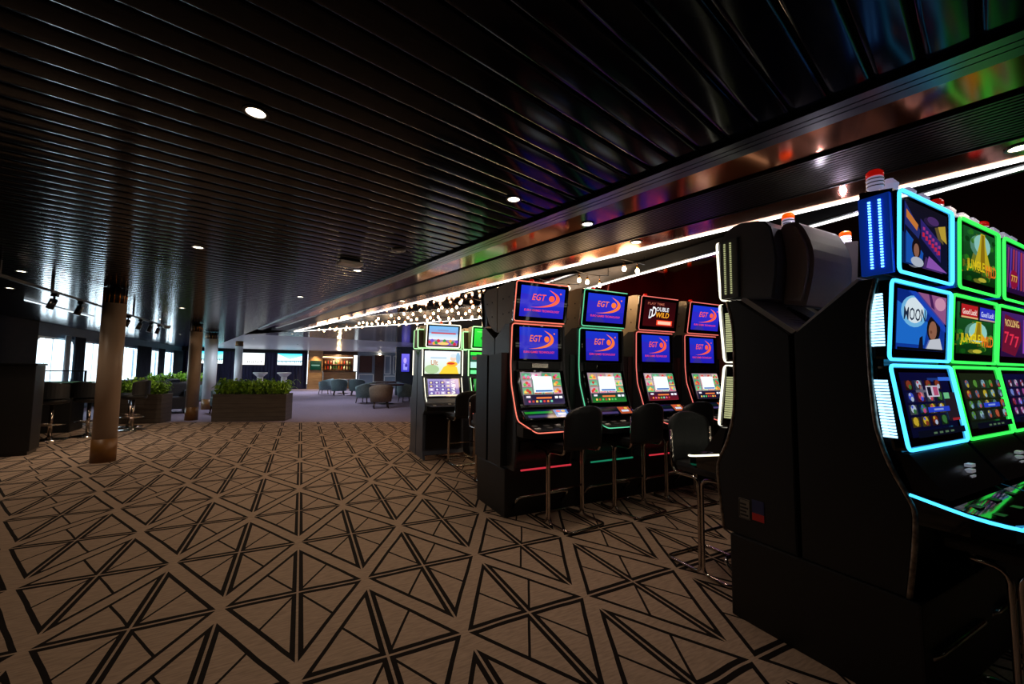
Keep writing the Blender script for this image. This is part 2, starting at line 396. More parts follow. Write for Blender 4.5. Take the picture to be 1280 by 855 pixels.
def symbol_art(w, h, seed, kind):
    a = Art(w, h, (8, 10, 40) if kind != 1 else (14, 22, 14), (12, 14, 60) if kind != 1 else (30, 40, 22)); R = random.Random(seed)
    pal = {0: [(210, 180, 50), (60, 120, 60), (190, 205, 230), (210, 70, 90), (140, 60, 40), (70, 90, 220)], 1: [(200, 180, 50), (90, 150, 60), (150, 190, 200), (190, 90, 60), (90, 110, 140)], 2: [(120, 140, 220), (170, 80, 150), (200, 190, 220), (140, 40, 60)]}[kind]
    for i in range(5 if kind == 1 else 4):
        for j in range(4):
            u = .12+i*(.19 if kind == 1 else .17); v = .22+j*.19
            c = R.choice(pal); d = R.choice(pal)
            a.rect(u-.07, v-.07, u+.07, v+.08, tuple(x//3 for x in c)); a.ell(u, v+.02, .05, .065, c, 9); a.ell(u+.015, v-.02, .03, .04, d, 7); a.ell(u-.02, v+.05, .02, .025, R.choice(pal), 6)
    if kind == 0:
        a.rect(.36, .6, .62, .78, (220, 215, 235)); a.rect(.38, .62, .46, .76, (20, 20, 40)); a.rect(.5, .62, .6, .76, (200, 90, 130)); a.rect(.66, .86, .92, .92, (60, 120, 250)); a.rect(.70, .2, .96, .66, (40, 30, 40)); a.rect(.70, .56, .82, .66, (120, 210, 150)); a.rect(.78, .2, .95, .24, (170, 40, 50))
    a.rect(.3, .36, .76, .44, (40, 70, 220)); a.rect(.42, .385, .62, .415, (150, 175, 250))
    a.rect(0, .0, 1, .1, (10, 14, 30)); 
    for i in range(4): a.rect(.3+.12*i, .03, .37+.12*i, .06, (90, 120, 90))
    return a
def fairy_art(w, h, kind):
    if kind == 0:
        a = Art(w, h, (210, 225, 200), (240, 250, 255)); a.ell(.2, .2, .2, .2, (170, 200, 150)); a.poly([(.4, .0), (.95, 0), (.9, .3), (.7, .46), (.52, .3)], (255, 205, 60)); a.ell(.76, .44, .16, .12, (255, 180, 50)); a.ell(.73, .46, .11, .05, (205, 60, 40))
        a.ell(.79, .68, .085, .12, (240, 205, 180)); a.ell(.81, .8, .1, .09, (215, 225, 230)); a.ell(.93, .7, .06, .25, (150, 190, 215)); a.text('Ult', .17, .38, .36, .6, (190, 110, 50)); a.rect(.16, .68, .6, .72, (150, 180, 215))
    elif kind == 1:
        a = Art(w, h, (170, 110, 150), (120, 190, 245)); a.rect(0, .3, 1, .62, (240, 240, 245), (170, 215, 250)); a.rect(.08, .6, .92, .68, (200, 80, 90)); a.rect(.3, .76, .66, .82, (140, 150, 200))
        for i in range(14): a.ell(.05+i*.07, .16+.08*math.sin(i*2), .06, .09, [(210, 50, 70), (120, 80, 200), (250, 170, 60), (60, 150, 80)][i % 4], 8)
        a.ell(.5, .1, .2, .08, (250, 210, 120))
    else:
        a = Art(w, h, (120, 100, 170), (160, 150, 205)); R = random.Random(3)
        for i in range(5):
            for j in range(4):
                u, v = .1+i*.18, .18+j*.2; a.rect(u-.07, v-.07, u+.07, v+.08, R.choice([(110, 90, 170), (200, 180, 220), (90, 60, 140)])); a.ell(u, v, .04, .05, R.choice([(255, 230, 170), (240, 240, 255), (130, 60, 150), (250, 250, 250)]), 8)
        for i in range(8): a.poly([(.74, .1+i*.1), (.86, .15+i*.1), (.86, .19+i*.1), (.74, .14+i*.1)], (245, 245, 255))
        a.rect(0, 0, 1, .07, (240, 235, 190))
    return a
def green_art(w, h, kind):
    a = Art(w, h, (40, 205, 60), (60, 235, 70))
    if kind == 0: a.ell(.38, .48, .14, .12, (30, 150, 45)); a.ell(.6, .48, .12, .1, (40, 170, 50)); a.rect(.1, .8, .9, .85, (130, 250, 120)); a.text('32', .3, .38, .66, .6, (20, 110, 40))
    elif kind == 1:
        a.rect(0, .28, 1, .86, (190, 235, 225)); a.rect(0, .55, .4, .86, (40, 90, 66)); a.rect(.05, .66, .35, .8, (110, 60, 60)); a.rect(.5, .4, .9, .5, (120, 170, 160)); a.rect(.3, .6, .95, .66, (90, 140, 130)); a.rect(0, .18, 1, .27, (14, 40, 20)); a.rect(0, 0, 1, .17, (110, 240, 150))
    else:
        a = Art(w, h, (24, 110, 40), (30, 140, 50))
        for i in range(3):
            for j in range(3): a.rect(.14+i*.28, .2+j*.25, .36+i*.28, .4+j*.25, [(220, 235, 215), (190, 220, 190), (230, 150, 130)][(i+j) % 3]); a.rect(.2+i*.28, .27+j*.25, .3+i*.28, .33+j*.25, (110, 130, 100))
        a.rect(0, 0, 1, .12, (90, 250, 90))
    return a
def beach_art(w, h, kind):
    if kind == 2:
        a = Art(w, h, (250, 250, 245), (235, 248, 250)); 
        for i in range(9): a.rect(.3+i*.07, .16, .33+i*.07, .26+.06*(i % 3), (120, 120, 125))
        a.ell(.12, .22, .1, .05, (90, 110, 90)); a.rect(.25, .12, 1, .15, (200, 200, 200)); return a
    a = Art(w, h, (210, 240, 245), (30, 180, 215)); a.poly([(0, .4), (1, .4), (1, .8), (.5, .48), (.0, .95)], (235, 250, 250) if kind == 0 else (150, 225, 225))
    a.rect(0, 0, 1, .36, (225, 240, 242)); a.rect(0, .3, 1, .38, (90, 150, 170))
    R = random.Random(kind)
    for i in range(12): a.rect(.05+i*.08, .1+.1*R.random(), .08+i*.08, .4, (50, 80, 90))
    return a

def plane_matrix(xc, p0, p1):
    """matrix of an upright picture whose bottom edge is at (y,z)=p0 and top edge at p1"""
    U = Vector((0, p1[0]-p0[0], p1[1]-p0[1])); h = U.length; U.normalize(); R = Vector((1, 0, 0)); N = R.cross(U)
    M = Matrix((R, -N, U)).transposed().to_4x4(); M.translation = Vector((xc, (p0[0]+p1[0])/2, (p0[1]+p1[1])/2)); return M, h
def screen(parent, name, xc, w, p0, p1, art_fn, es=1.0, mx=.04, mt=.03, mb=.03, depth=.05, neon=None, nr=.008, open_right=False):
    M, h = plane_matrix(xc, p0, p1)
    bm = B(); bx(bm, -w/2, 0, -h/2, w/2, depth, h/2, bevel=.012, M=M)
    s = obj(name, bm, GLASSB, parent)
    if art_fn:
        M2 = M @ Matrix.Translation((0, -.0012, (mb-mt)/2))
        art_fn(w-2*mx, h-mt-mb).build('screen_image', s, M2, es)
    if neon:
        a, b_ = w/2+.004, h/2-.002
        pts = round_corners([(-a, 0, -b_), (a, 0, -b_), (a, 0, b_), (-a, 0, b_)], .025, closed=True)
        if open_right:
            pts = round_corners([(a-.03, 0, -b_), (-a, 0, -b_), (-a, 0, b_), (a-.03, 0, b_)], .025)
        bm = B(); tube(bm, [M @ (p+Vector((0, -.003, 0))) for p in pts], nr, 6, closed=not open_right)
        obj('neon_frame', bm, neon, s)
    return s

NEON = {'red': glow('salmon_neon', (1, .20, .13, 1), 1.3), 'mint': glow('mint_neon', (.16, .9, .48, 1), .8), 'pink': glow('pink_neon', (1, .2, .16, 1), 1.0),
        'cyan': glow('cyan_neon', (.055, .5, 1, 1), 2.3), 'green': glow('green_neon', (.04, 1, .10, 1), 1.3), 'white': glow('white_neon', (1, .95, .72, 1), 1.8), 'wgreen': glow('pale_green_neon', (.45, 1, .4, 1), 1.8)}
BARS = {'blue': glow('blue_light_bar', (.12, .45, 1, 1), 4), 'white': glow('cool_white_light_bar', (.35, .7, 1, 1), 2.6), 'cream': glow('cream_light_bar', (.6, .62, .3, 1), .7)}
DIMRED = glow('red_under_light', (1, .05, .08, 1), .55); DIMGRN = glow('green_under_light', (.04, .8, .4, 1), .22)
BLUEP = mat('translucent_blue_panel', srgb(10, 50, 190), .2, emit=(.01, .09, .8, 1), es=.16)
AMBER = mat('amber_lens', srgb(255, 110, 20), .2, emit=srgb(255, 90, 10), es=.8)
REDL = mat('red_lens', srgb(200, 20, 16), .2, emit=srgb(220, 20, 10), es=.35)
CLEARL = mat('clear_lens', srgb(230, 230, 235), .1, emit=srgb(220, 210, 255), es=.25)
WHITEL = mat('lit_white_lens', srgb(240, 235, 255), .1, emit=(.85, .75, 1, 1), es=3)

def warning_light(parent, x, y, z, cap, glass=CLEARL, s=1):
    bm = B(); lathe(bm, [(.02*s, 0), (.03*s, .005), (.03*s, .05*s), (.026*s, .055*s)], (x, y, z), 14); o = obj('warning_light', bm, glass, parent)
    bm = B(); lathe(bm, [(.031*s, .055*s), (.031*s, .075*s), (.022*s, .085*s)], (x, y, z), 14); obj('lens_cap', bm, cap, o)
    bm = B()
    for k in range(3): lathe(bm, [(.032*s, .008+.016*k*s), (.0325*s, .012+.016*k*s)], (x, y, z), 14)
    obj('lens_ring', bm, CHROME, o)
def desk(parent, hw, yb, yf, z, neon, slope=.22, buttons=8, ch=.10, top=None):
    out = [(-hw, yb), (-hw+.005, yf+ch*1.1), (-hw+ch*.7, yf+.01), (-hw+ch*1.3, yf), (hw-ch*1.3, yf), (hw-ch*.7, yf+.01), (hw-.005, yf+ch*1.1), (hw, yb)]
    zf = lambda x, y: z+(y-yf)*slope
    bm = B(); plan(bm, out, z-.06, z, zf); d = obj('button_deck', bm, top or BLK, parent)
    k = 0
    for row in range(2):
        for i in range(buttons//2):
            x = -hw*.62+i*(hw*1.2/(buttons//2-1)); y = yf+.055+.055*row
            bm = B(); bx(bm, x-.022, y-.016, zf(x, y)-.004, x+.022, y+.016, zf(x, y)+(.003 if top else .008), bevel=.003 if top else .004)
            obj('button', bm, BLK if top else (PLDARK if (i+row) % 3 else WHITE), d); k += 1
    if neon:
        pts = [Vector((x*1.0, y-.004, zf(x, y)-.012)) for x, y in out]
        bm = B(); tube(bm, smooth_path(pts, 3), .006, 6); obj('neon_edge', bm, neon, d)
    return d
def footrest(parent, hw, y, z, under=None, uy=-.44, uz=.415):
    bm = B(); tube(bm, round_corners([(-hw, y+.12, z-.12), (-hw, y, z), (hw, y, z), (hw, y+.12, z-.12)], .04), .011, 8); obj('footrest', bm, CHROME, parent)
    if under:
        bm = B(); bx(bm, -hw, uy, uz, hw, uy+.012, uz+.012); obj('under_light', bm, under, parent)

def upright_slot(name, label, neon, arts, group, under=None, rear=False):
    """tall two-display slot machine with a touch screen below (stands on a plinth 0.41 high)"""
    t = thing(name, label, 'slot machine', group=group)
    side = [(-.01, .41), (-.40, .41), (-.425, .55), (-.44, .70), (-.43, .83), (-.385, .95), (-.325, 1.12), (-.305, 1.3), (-.30, 1.655), (-.22, 1.66), (-.12, 1.60), (-.01, 1.54)]
    core = [(-.01, .41), (-.30, .41), (-.33, .70), (-.40, .83)]+side[5:]
    bm = B(); prism(bm, core, -.272, .272, bevel=.006); obj('cabinet', bm, SLATE, t)
    for s_ in (-1, 1):
        bm = B(); prism(bm, side, s_*.281-.009, s_*.281+.009); obj('side_panel', bm, SLATE, t)
    for x_ in (-.355, .29):
        bm = B(); prism(bm, [(-.02, .43), (-.28, .43), (-.28, 1.4), (-.02, 1.38)], x_, x_+.065); obj('filler_panel', bm, BLKM, t)
    bm = B(); prism(bm, [(-.315, .44), (-.345, .70), (-.29, .70), (-.29, .44)], -.25, .25, bevel=.008); obj('lower_door', bm, BLK, t)
    if rear:
        bm = B(); prism(bm, [(-.335, 1.67), (-.375, 1.99), (-.29, 2.0), (-.24, 1.68)], -.262, .262); obj('screen_housing', bm, PLDARK, t)
        pr_ = [(p.y, p.z) for p in smooth_path([(0, -.325, 2.01), (0, -.29, 1.86), (0, -.20, 1.70), (0, -.08, 1.62), (0, -.004, 1.60)], 4)]+[(-.004, 2.03), (-.26, 2.045)]
    else: pr_ = [(-.335, 1.67), (-.375, 1.97), (-.34, 2.035), (-.26, 2.045), (0, 2.03), (0, 1.60), (-.10, 1.60), (-.25, 1.655)]
    bm = B(); prism(bm, pr_, -.265, .265, bevel=.006); tb = obj('top_box', bm, PLGREY, t)
    bm = B()
    for zz in (1.76, 1.9):
        for yy in (-.24, -.12):
            for s_ in (-1, 1): bx(bm, s_*.265-.003, yy-.006, zz-.006, s_*.265+.003, yy+.006, zz+.006)
    obj('screw', bm, BLK, tb)
    screen(t, 'top_screen', 0, .545, (-.352, 1.675), (-.408, 2.02), arts[0], 1.1, .045, .035, .045, neon=neon, nr=.0045, open_right=True)
    M_ = None
    s2 = screen(t, 'middle_screen', 0, .50, (-.325, 1.33), (-.32, 1.655), arts[1], 1.0, .05, .025, .02)
    screen(t, 'touch_screen', 0, .50, (-.425, .925), (-.338, 1.25), arts[2], 1.15, .045, .02, .03)
    bm = B(); bx(bm, -.22, -.338, 1.255, .22, -.31, 1.325, bevel=.005); p = obj('name_plate', bm, BLK, t)
    bm = B(); bx(bm, -.085, -.343, 1.27, .085, -.335, 1.31, bevel=.003); q = obj('badge', bm, CHROME, p)
    screen(t, 'deck_display', .0, .50, (-.515, .845), (-.43, .915), lambda w, h: deck_art(w, h, (30, 150, 40), (60, 130, 210)) if arts[3] == 0 else deck_art(w, h, (14, 30, 30), (190, 90, 50)), .9, .03, .006, .006, depth=.02)
    d = desk(t, .285, -.42, -.655, .765, None)
    o = []
    path = [(.25, -.318, 1.657), (-.27, -.318, 1.657), (-.288, -.33, 1.3), (-.288, -.345, 1.13), (-.288, -.43, .90), (-.288, -.47, .83), (-.215, -.655, .752), (.215, -.655, .752), (.27, -.56, .79)]
    bm = B(); tube(bm, round_corners(path, .03), .0048, 6); obj('neon_outline', bm, neon, t)
    footrest(t, .25, -.42, .20, under, -.462, .42)
    bm = B(); bx(bm, -.2, -.352, .55, .2, -.325, .64, bevel=.005); 
    obj('cash_door', bm, BLKM, t)
    warning_light(t, .0, -.18, 2.035, REDL, AMBER, .75)
    return t

def curved_slot(name, label, neon, bars, arts, group, rear=False, stickers=False):
    """three stacked displays framed in neon, curved side (stands on a plinth 0.41 high)"""
    t = thing(name, label, 'slot machine', group=group)
    side = smooth_path([(0, -.37, .41), (0, -.39, .58), (0, -.40, .72), (0, -.385, .78), (0, -.335, .89), (0, -.30, 1.02), (0, -.29, 1.13), (0, -.285, 1.31), (0, -.29, 1.50), (0, -.32, 1.635)], 3)
    side = [(p.y, p.z) for p in side]
    bm = B(); prism(bm, [(-.01, .41), (-.29, .41), (-.31, .70), (-.29, .80), (-.27, 1.0), (-.27, 1.635), (-.01, 1.43)], -.288, .288); obj('cabinet', bm, BLKM, t)
    for s_ in (-1, 1):
        bm = B(); prism(bm, [(-.01, .41)]+side+[(-.27, 1.635), (-.01, 1.43)], s_*.298-.0095, s_*.298+.0095, bevel=.004); obj('side_panel', bm, BLKM, t)
    for s_ in (-1, 1):
        bm = B(); tube(bm, [(s_*.302, y-.006, z) for y, z in side], .010, 6); obj('edge_trim', bm, AGED, t)
    # raised nose that carries the displays
    bm = B(); prism(bm, [(-.28, .80), (-.40, .84), (-.365, .95), (-.325, 1.285), (-.325, 1.30), (-.34, 1.62), (-.28, 1.62)], -.27, .27); obj('display_nose', bm, BLK, t)
    bm = B(); prism(bm, [(-.40, .80), (-.50, .80), (-.395, .945), (-.36, .945)], -.29, .29); obj('lower_console', bm, BLK, t)
    if not rear:
        bm = B(); 
        for k in range(3): bx(bm, .03, -.472, .835+.022*k, .075, -.452, .847+.022*k)
        obj('bill_acceptor', bm, mat('pale_lit_plastic', srgb(190, 190, 200), .3, emit=srgb(190, 190, 200), es=.25), t)
    screen(t, 'top_screen', 0, .53, (-.385, 1.655), (-.40, 1.99), arts[0], .75, .05, .03, .045, neon=neon, nr=.0068, depth=.06)
    screen(t, 'middle_screen', 0, .59, (-.35, 1.305), (-.372, 1.625), arts[1], .85, .055, .03, .045, neon=neon, nr=.0068)
    screen(t, 'lower_screen', 0, .59, (-.395, .955), (-.352, 1.285), arts[2], .7, .06, .03, .045, neon=neon, nr=.0068)
    for s_ in (-1, 1):
        for z0, z1, k in ((1.36, 1.58, 1), (1.0, 1.23, 1), (1.68, 1.97, 0)):
            n = int((z1-z0)/.012); bm = B()
            lean = -.10 if z0 < 1.2 else .02
            for i in range(n):
                z = z0+i*.012; y = (-.322 if z > 1.6 else -.318)+(lean*(1.23-z) if z0 < 1.2 else 0)
                if k:
                    bx(bm, s_*.290-.008, y-.024, z, s_*.290+.008, y+.02, z+.0085)
                else:
                    for q in (-.022, .012): bx(bm, s_*.286-.004, y+q-.004, z, s_*.286+.004, y+q+.004, z+.006)
            obj('side_light', bm, bars[k], t)
        bm = B(); bx(bm, s_*.272-.012, -.375, 1.655, s_*.272+.012, -.27, 1.985, bevel=.006); obj('top_side_panel', bm, PLDARK if rear else BLUEP, t)
    if not rear:
        bm = B(); prism(bm, [(-.36, 1.66), (-.38, 2.0), (-.27, 2.02), (-.25, 1.66)], -.272, .272, bevel=.008); obj('top_box', bm, BLK, t)
    else:
        # top box: front shell and rear shell with a notch between
        sh = smooth_path([(0, -.335, 1.65), (0, -.37, 1.98), (0, -.30, 2.055), (0, -.20, 2.05), (0, -.13, 2.03)], 3)+smooth_path([(0, -.10, 1.99), (0, -.075, 1.82), (0, -.10, 1.62)], 3)
        bm = B(); prism(bm, [(p.y, p.z) for p in sh], -.272, .272, bevel=.008); tb = obj('top_box', bm, PLDARK, t)
        sh = smooth_path([(0, -.10, 1.60), (0, -.085, 1.8), (0, -.10, 1.99), (0, -.05, 2.01), (0, .0, 1.98), (0, .045, 1.85), (0, .04, 1.72), (0, .005, 1.58)], 3)
        bm = B(); prism(bm, [(p.y, p.z) for p in sh], -.20, .20, bevel=.02); obj('rear_shell', bm, mat('pale_grey_shell', srgb(168, 160, 160), .4), t)
    bm = B(); prism(bm, [(-.27, 1.637), (-.02, 1.437), (-.0, 1.45), (-.25, 1.655)], -.27, .27); v = obj('vent_cover', bm, mat('pale_vent_cover', srgb(225, 220, 222), .4), t)
    bm = B()
    for i in range(7):
        y = -.20+i*.022; z = 1.60-i*.0178
        bx(bm, -.10-.06, y-.004, z-.002, -.06, y+.004, z+.011); bx(bm, .06, y-.004, z-.002, .16, y+.004, z+.011)
    obj('vent_slot', bm, VOID, v)
    bm = B(); tube(bm, [(-.02, -.19, 1.60), (0, -.12, 1.56), (.02, -.05, 1.51)], .014, 8); obj('carry_handle', bm, BLK, t)
    desk(t, .305, -.39, -.645, .752, neon, ch=.09, top=GLASSB, buttons=6)
    footrest(t, .24, -.43, .22)
    if rear:
        warning_light(t, -.02, -.17, 2.05, AMBER, CLEARL, 1.0)
    else:
        warning_light(t, -.25, -.32, 2.02, REDL, CLEARL, .95)
        for x_ in (-.15, .02, .16):
            bm = B(); lathe(bm, [(.012, 0), (.03, .012), (.034, .04), (.02, .06)], (x_, -.33, 2.015), 8, smooth=False); lathe(bm, [(.015, .06), (.017, .066)], (x_, -.33, 2.015), 8); obj('corner_lamp', bm, CLEARL, t)
    if stickers:
        o = boxobj('approval_sticker', (-.3095, -.225, .50, -.3075, -.155, .60), mat('pale_sticker', srgb(70, 66, 62), .5), t)
        bm = B()
        for k in range(4): bx(bm, -.311, -.214, .515+.018*k, -.309, -.166-.01*(k % 2), .522+.018*k)
        tube(bm, round_corners([(-.3105, -.221, .504), (-.3105, -.159, .504), (-.3105, -.159, .596), (-.3105, -.221, .596)], .01, closed=True), .002, 4, closed=True)
        obj('sticker_print', bm, mat('sticker_ink', srgb(14, 12, 12), .6), o)
        o = boxobj('flag_sticker', (-.3095, -.305, .51, -.3075, -.242, .61), mat('sticker_blue', srgb(22, 26, 52), .5), t)
        boxobj('red_band', (-.3105, -.305, .51, -.309, -.242, .545), mat('sticker_red', srgb(96, 20, 20), .5), o)
    return t

def wide_slot(name, label, neon, arts, group, body):
    t = thing(name, label, 'slot machine', group=group)
    side = [(-.01, .0), (-.42, .0), (-.36, .12), (-.36, .62), (-.46, .70), (-.44, .78), (-.36, .86), (-.27, 1.13), (-.25, 1.54), (-.18, 1.55), (-.01, 1.45)]
    bm = B(); prism(bm, [(y*1.0, z) for y, z in side], -.30, .30, bevel=.008); obj('cabinet', bm, body, t)
    bm = B(); prism(bm, [(-.23, 1.56), (-.27, 1.90), (-.1, 1.91), (-.05, 1.58)], -.25, .25, bevel=.01); obj('top_box', bm, PLGREY, t)
    bm = B(); prism(bm, [(-.12, 1.565), (-.10, 1.83), (-.02, 1.83), (-.02, 1.565)], -.335, .335); w_ = obj('rear_sign_panel', bm, mat('brown_sign_panel', srgb(84, 62, 36), .5), t)
    bm = B(); tube(bm, round_corners([(-.335, -.125, 1.56), (.335, -.125, 1.56), (.335, -.105, 1.835), (-.335, -.105, 1.835)], .02, closed=True), .007, 6, closed=True); obj('neon_frame', bm, NEON['wgreen'], w_)
    screen(t, 'top_screen', 0, .50, (-.255, 1.57), (-.30, 1.905), arts[0], 1.1, .03, .03, .03, neon=neon, nr=.008)
    screen(t, 'main_screen', 0, .58, (-.272, 1.165), (-.265, 1.535), arts[1], 1.2, .02, .02, .02)
    screen(t, 'lower_screen', 0, .52, (-.385, .85), (-.29, 1.13), arts[2], 1.1, .03, .02, .02)
    for s_ in (-1, 1):
        bm = B(); tube(bm, [(s_*.302, -.275, 1.155), (s_*.302, -.272, 1.54)], .008, 6); obj('neon_trim', bm, neon, t)
        bm = B(); tube(bm, smooth_path([(s_*.28, -.30, 1.13), (s_*.275, -.37, .9), (s_*.27, -.43, .80)], 4), .005, 6); obj('neon_trim', bm, neon, t)
    desk(t, .29, -.38, -.56, .735, None, ch=.06)
    boxobj('belly_door', (-.26, -.385, .14, .26, -.35, .60), BLK, t, .01)
    boxobj('kick_plate', (-.28, -.44, .0, .28, -.41, .07), CHROME, t, .006)
    warning_light(t, 0, -.15, 1.905, REDL, AMBER, .7)
    return t

# ================================================================== STRUCTURE
bm = B(); bx(bm, -6.2, -4, -.1, 9.2, 36, 0); struct('floor', bm, carpet())
# ceiling frame of the beam: s along it, t across
O = Vector((1.955, 0)); DB = Vector((-.2295, .9733)); NB = Vector((.9733, .2295)); ZC = 2.3
def bp(s, t): v = O+DB*s+NB*t; return v.x, v.y
def tap(s): return 1.0-.022*max(0, s)
def slats(name, s0, s1, tf, material, z=ZC):
    bm = B(); s = s0
    while s < s1:
        t0, t1 = tf(s+.06)
        if t1 > t0+.02:
            prof = [(.0, .016), (.0022, .0024)]+[(.0575+.054*k/4, .0015*(k/4)**2) for k in range(-4, 5)]+[(.1128, .0024), (.115, .016)]
            rows = [[bm.verts.new((*bp(s+a, t), z+h)) for a, h in prof] for t in (t0, t1)]
            for i in range(len(prof)-1):
                f = bm.faces.new((rows[0][i], rows[0][i+1], rows[1][i+1], rows[1][i])); f.smooth = 2 <= i <= len(prof)-4
        s += .125
    return struct(name, bm, material)
def t_left(s): return (-5.72-O.x-DB.x*s)/NB.x
def t_right(s, X): return (X-O.x-DB.x*s)/NB.x
def main_rng(s):
    return t_left(s), 0
def far_rng(s):
    # behind the tray's end edge E1-E2
    a = 0.0; E1 = Vector((-.23, 13.19)); E2 = Vector((3.2, 7.7)); e = E2-E1
    hi = t_right(s, 9)
    best = None
    for k in range(140):
        t = k*.1
        if t > hi: break
        p = O+DB*s+NB*t
        lim = E1.y+(p.x-E1.x)*e.y/e.x if p.x < 3.2 else 7.7
        if p.y > lim: best = t; break
    return (best if best is not None else 99), hi
slats('ceiling', -4.2, 29.5, main_rng, SLAT)
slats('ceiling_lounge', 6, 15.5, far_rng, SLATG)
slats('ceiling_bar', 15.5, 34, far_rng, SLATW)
bm = B(); bx(bm, -6.2, -4, 2.47, 9.2, 36, 2.5); struct('ceiling_deck', bm, VOID)
# beam soffit bands
def band(bm, t0, t1, z0, z1, s0=-3.2, s1=13.3, end=True):
    n = 24
    vs = []
    for i in range(n+1):
        s = s0+(s1-s0)*i/n
        k = tap(s)
        row = []
        for t, z in ((t0, z0), (t1, z0), (t1, z1), (t0, z1)): row.append(bm.verts.new((*bp(s, t*k), z)))
        vs.append(row)
    for A, Bq in zip(vs, vs[1:]):
        for k in range(4): bm.faces.new((A[k], A[(k+1) % 4], Bq[(k+1) % 4], Bq[k]))
    bm.faces.new(vs[0]); bm.faces.new(vs[-1][::-1])
bm = B()
for a, b_ in ((0, .045), (.052, .085), (.092, .15)): band(bm, a, b_, ZC-.022, ZC+.02)
struct('trim_1', bm, RAIL)
bm = B(); band(bm, .155, .45, ZC-.004, ZC+.03, s1=12.6); struct('ceiling_bronze_inner', bm, BRONZE)
bm = B()
for k in range(15): band(bm, .46+k*.029, .478+k*.029, ZC-.012, ZC+.01)
band(bm, .45, .458, ZC-.018, ZC+.02); band(bm, .895, .905, ZC-.018, ZC+.02)
struct('ceiling_vent', bm, VENT)
bm = B(); band(bm, .91, 1.25, ZC-.004, ZC+.03); struct('ceiling_bronze_outer', bm, BRONZE)
bm = B(); band(bm, .45, .9, ZC+.05, ZC+.06); struct('ceiling_vent_back', bm, VOID)
# triangular tray and the dark mirror ceiling right of it
T1, T2, T3 = Vector((-.23, 13.19)), Vector((3.75, -3.0)), Vector((3.2, 7.7)); T4 = Vector((3.2, -3.0))
bm = B(); f = [bm.verts.new((x, y, 2.42)) for x, y in ((-1, 14), (6, -4), (9, -4), (9, 8.2), (3.2, 8.2), (0, 14))]; bm.faces.new(f); struct('ceiling_tray', bm, TRAY)
bm = B(); bx(bm, 3.24, -4, ZC, 9, 7.7, ZC+.03); struct('ceiling_right', bm, TRAY)
bm = B(); 
for a, b_ in (((-.20, 13.19), (3.2, 7.7)),):
    a = Vector(a); b_ = Vector(b_); n = Vector(((b_-a).y, -(b_-a).x)).normalized()*-.05
    plan(bm, [tuple(a), tuple(b_), tuple(b_-n), tuple(a-n)], ZC-.01, 2.42)
bx(bm, 3.2, -4, ZC-.01, 3.25, 7.7, 2.42)
struct('trim_2', bm, RAIL)

def led(name, a, b_, label, r=.008, z=ZC-.01, m_=None, grp=None):
    bm = B(); tube(bm, [(*a, z), (*b_, z)], r, 8); o = obj('led_tube', bm, m_ or LEDW)
    a_ = Vector(a); 
    hb = B(); tube(hb, [(*a, z+.018), (*b_, z+.018)], r*1.5, 4)
    e = thing(name, label, 'light strip', group=grp); o.parent = e; obj('channel', hb, RAIL, e)
    return e
L0 = bp(-2.6, 1.28*tap(-2.6)); L1 = bp(13.3, 1.28*tap(13.3))
led('led_light_strip', L0, (-.23, 13.19), 'long white light strip on the edge of the bronze ceiling beam')
led('led_light_strip', (3.19, -2.8), (3.19, 7.7), 'white light strip across the dark ceiling above the machines, right of the tray')
led('led_light_strip', (-.22, 13.17), (3.17, 7.72), 'thin pale light strip at the far end of the ceiling tray behind the bulbs', r=.008)

# walls
X0 = -5.7
bm = B()
bx(bm, X0-.2, -4, 0, X0, WINS[0][0], 2.5); bx(bm, X0-.2, WINS[0][0], 0, X0, 36, .72); bx(bm, X0-.2, WINS[0][0], 1.98, X0, 36, 2.5)
for (a, b_), nx in zip(WINS, [w_[0] for w_ in WINS[1:]]+[36]): bx(bm, X0-.2, b_, .72, X0, nx, 1.98)
struct('wall_left', bm, WALLG)
bm = B(); bx(bm, X0, -4, 0, X0+.06, WINS[0][0]-.1, 2.3); struct('wall_panelling', bm, DPIER)
FRM = mat('window_frame_paint', srgb(205, 212, 214), .4)
for i, (a, b_) in enumerate(WINS):
    e = bpy.data.objects.new('window_%d' % (i+1), None); C.objects.link(e); e['kind'] = 'structure'
    bm = B(); n = 24
    # rounded-corner frame: plate with a rounded hole
    yc, zc, hy, hz = (a+b_)/2, 1.35, (b_-a)/2, .63
    outer = [(yc+hy*sx, zc+hz*sz) for sx, sz in ((-1, -1), (1, -1), (1, 1), (-1, 1))]
    inner = round_corners([(0, yc+(hy-.05)*sx, zc+(hz-.05)*sz) for sx, sz in ((-1, -1), (1, -1), (1, 1), (-1, 1))], .22, 6, closed=True)
    m_ = len(inner)
    def per(k):
        c = inner[k % m_]; d = Vector((c.y-yc, c.z-zc)); s_ = min(hy/abs(d.x) if d.x else 99, hz/abs(d.y) if d.y else 99); return d*s_
    for xx, flip in ((X0-.02, 0), (X0-.12, 1)):
        I = [bm.verts.new((xx, p.y, p.z)) for p in inner]; Oo = [bm.verts.new((xx, yc+per(k).x, zc+per(k).y)) for k in range(m_)]
        for k in range(m_): bm.faces.new((I[k], I[(k+1) % m_], Oo[(k+1) % m_], Oo[k]))
        if not flip: I0 = I
        else:
            for k in range(m_): bm.faces.new((I0[k], I0[(k+1) % m_], I[(k+1) % m_], I[k]))
    bx(bm, X0-.1, yc-.12, zc-hz, X0-.05, yc-.08, zc+hz); bx(bm, X0-.09, yc-hy*.45, zc-hz, X0-.06, yc-hy*.45+.02, zc+hz)
    obj('window_frame', bm, FRM, e)
    boxobj('pane', (X0-.085, a+.02, .74, X0-.08, b_-.02, 1.96), PANE, e)
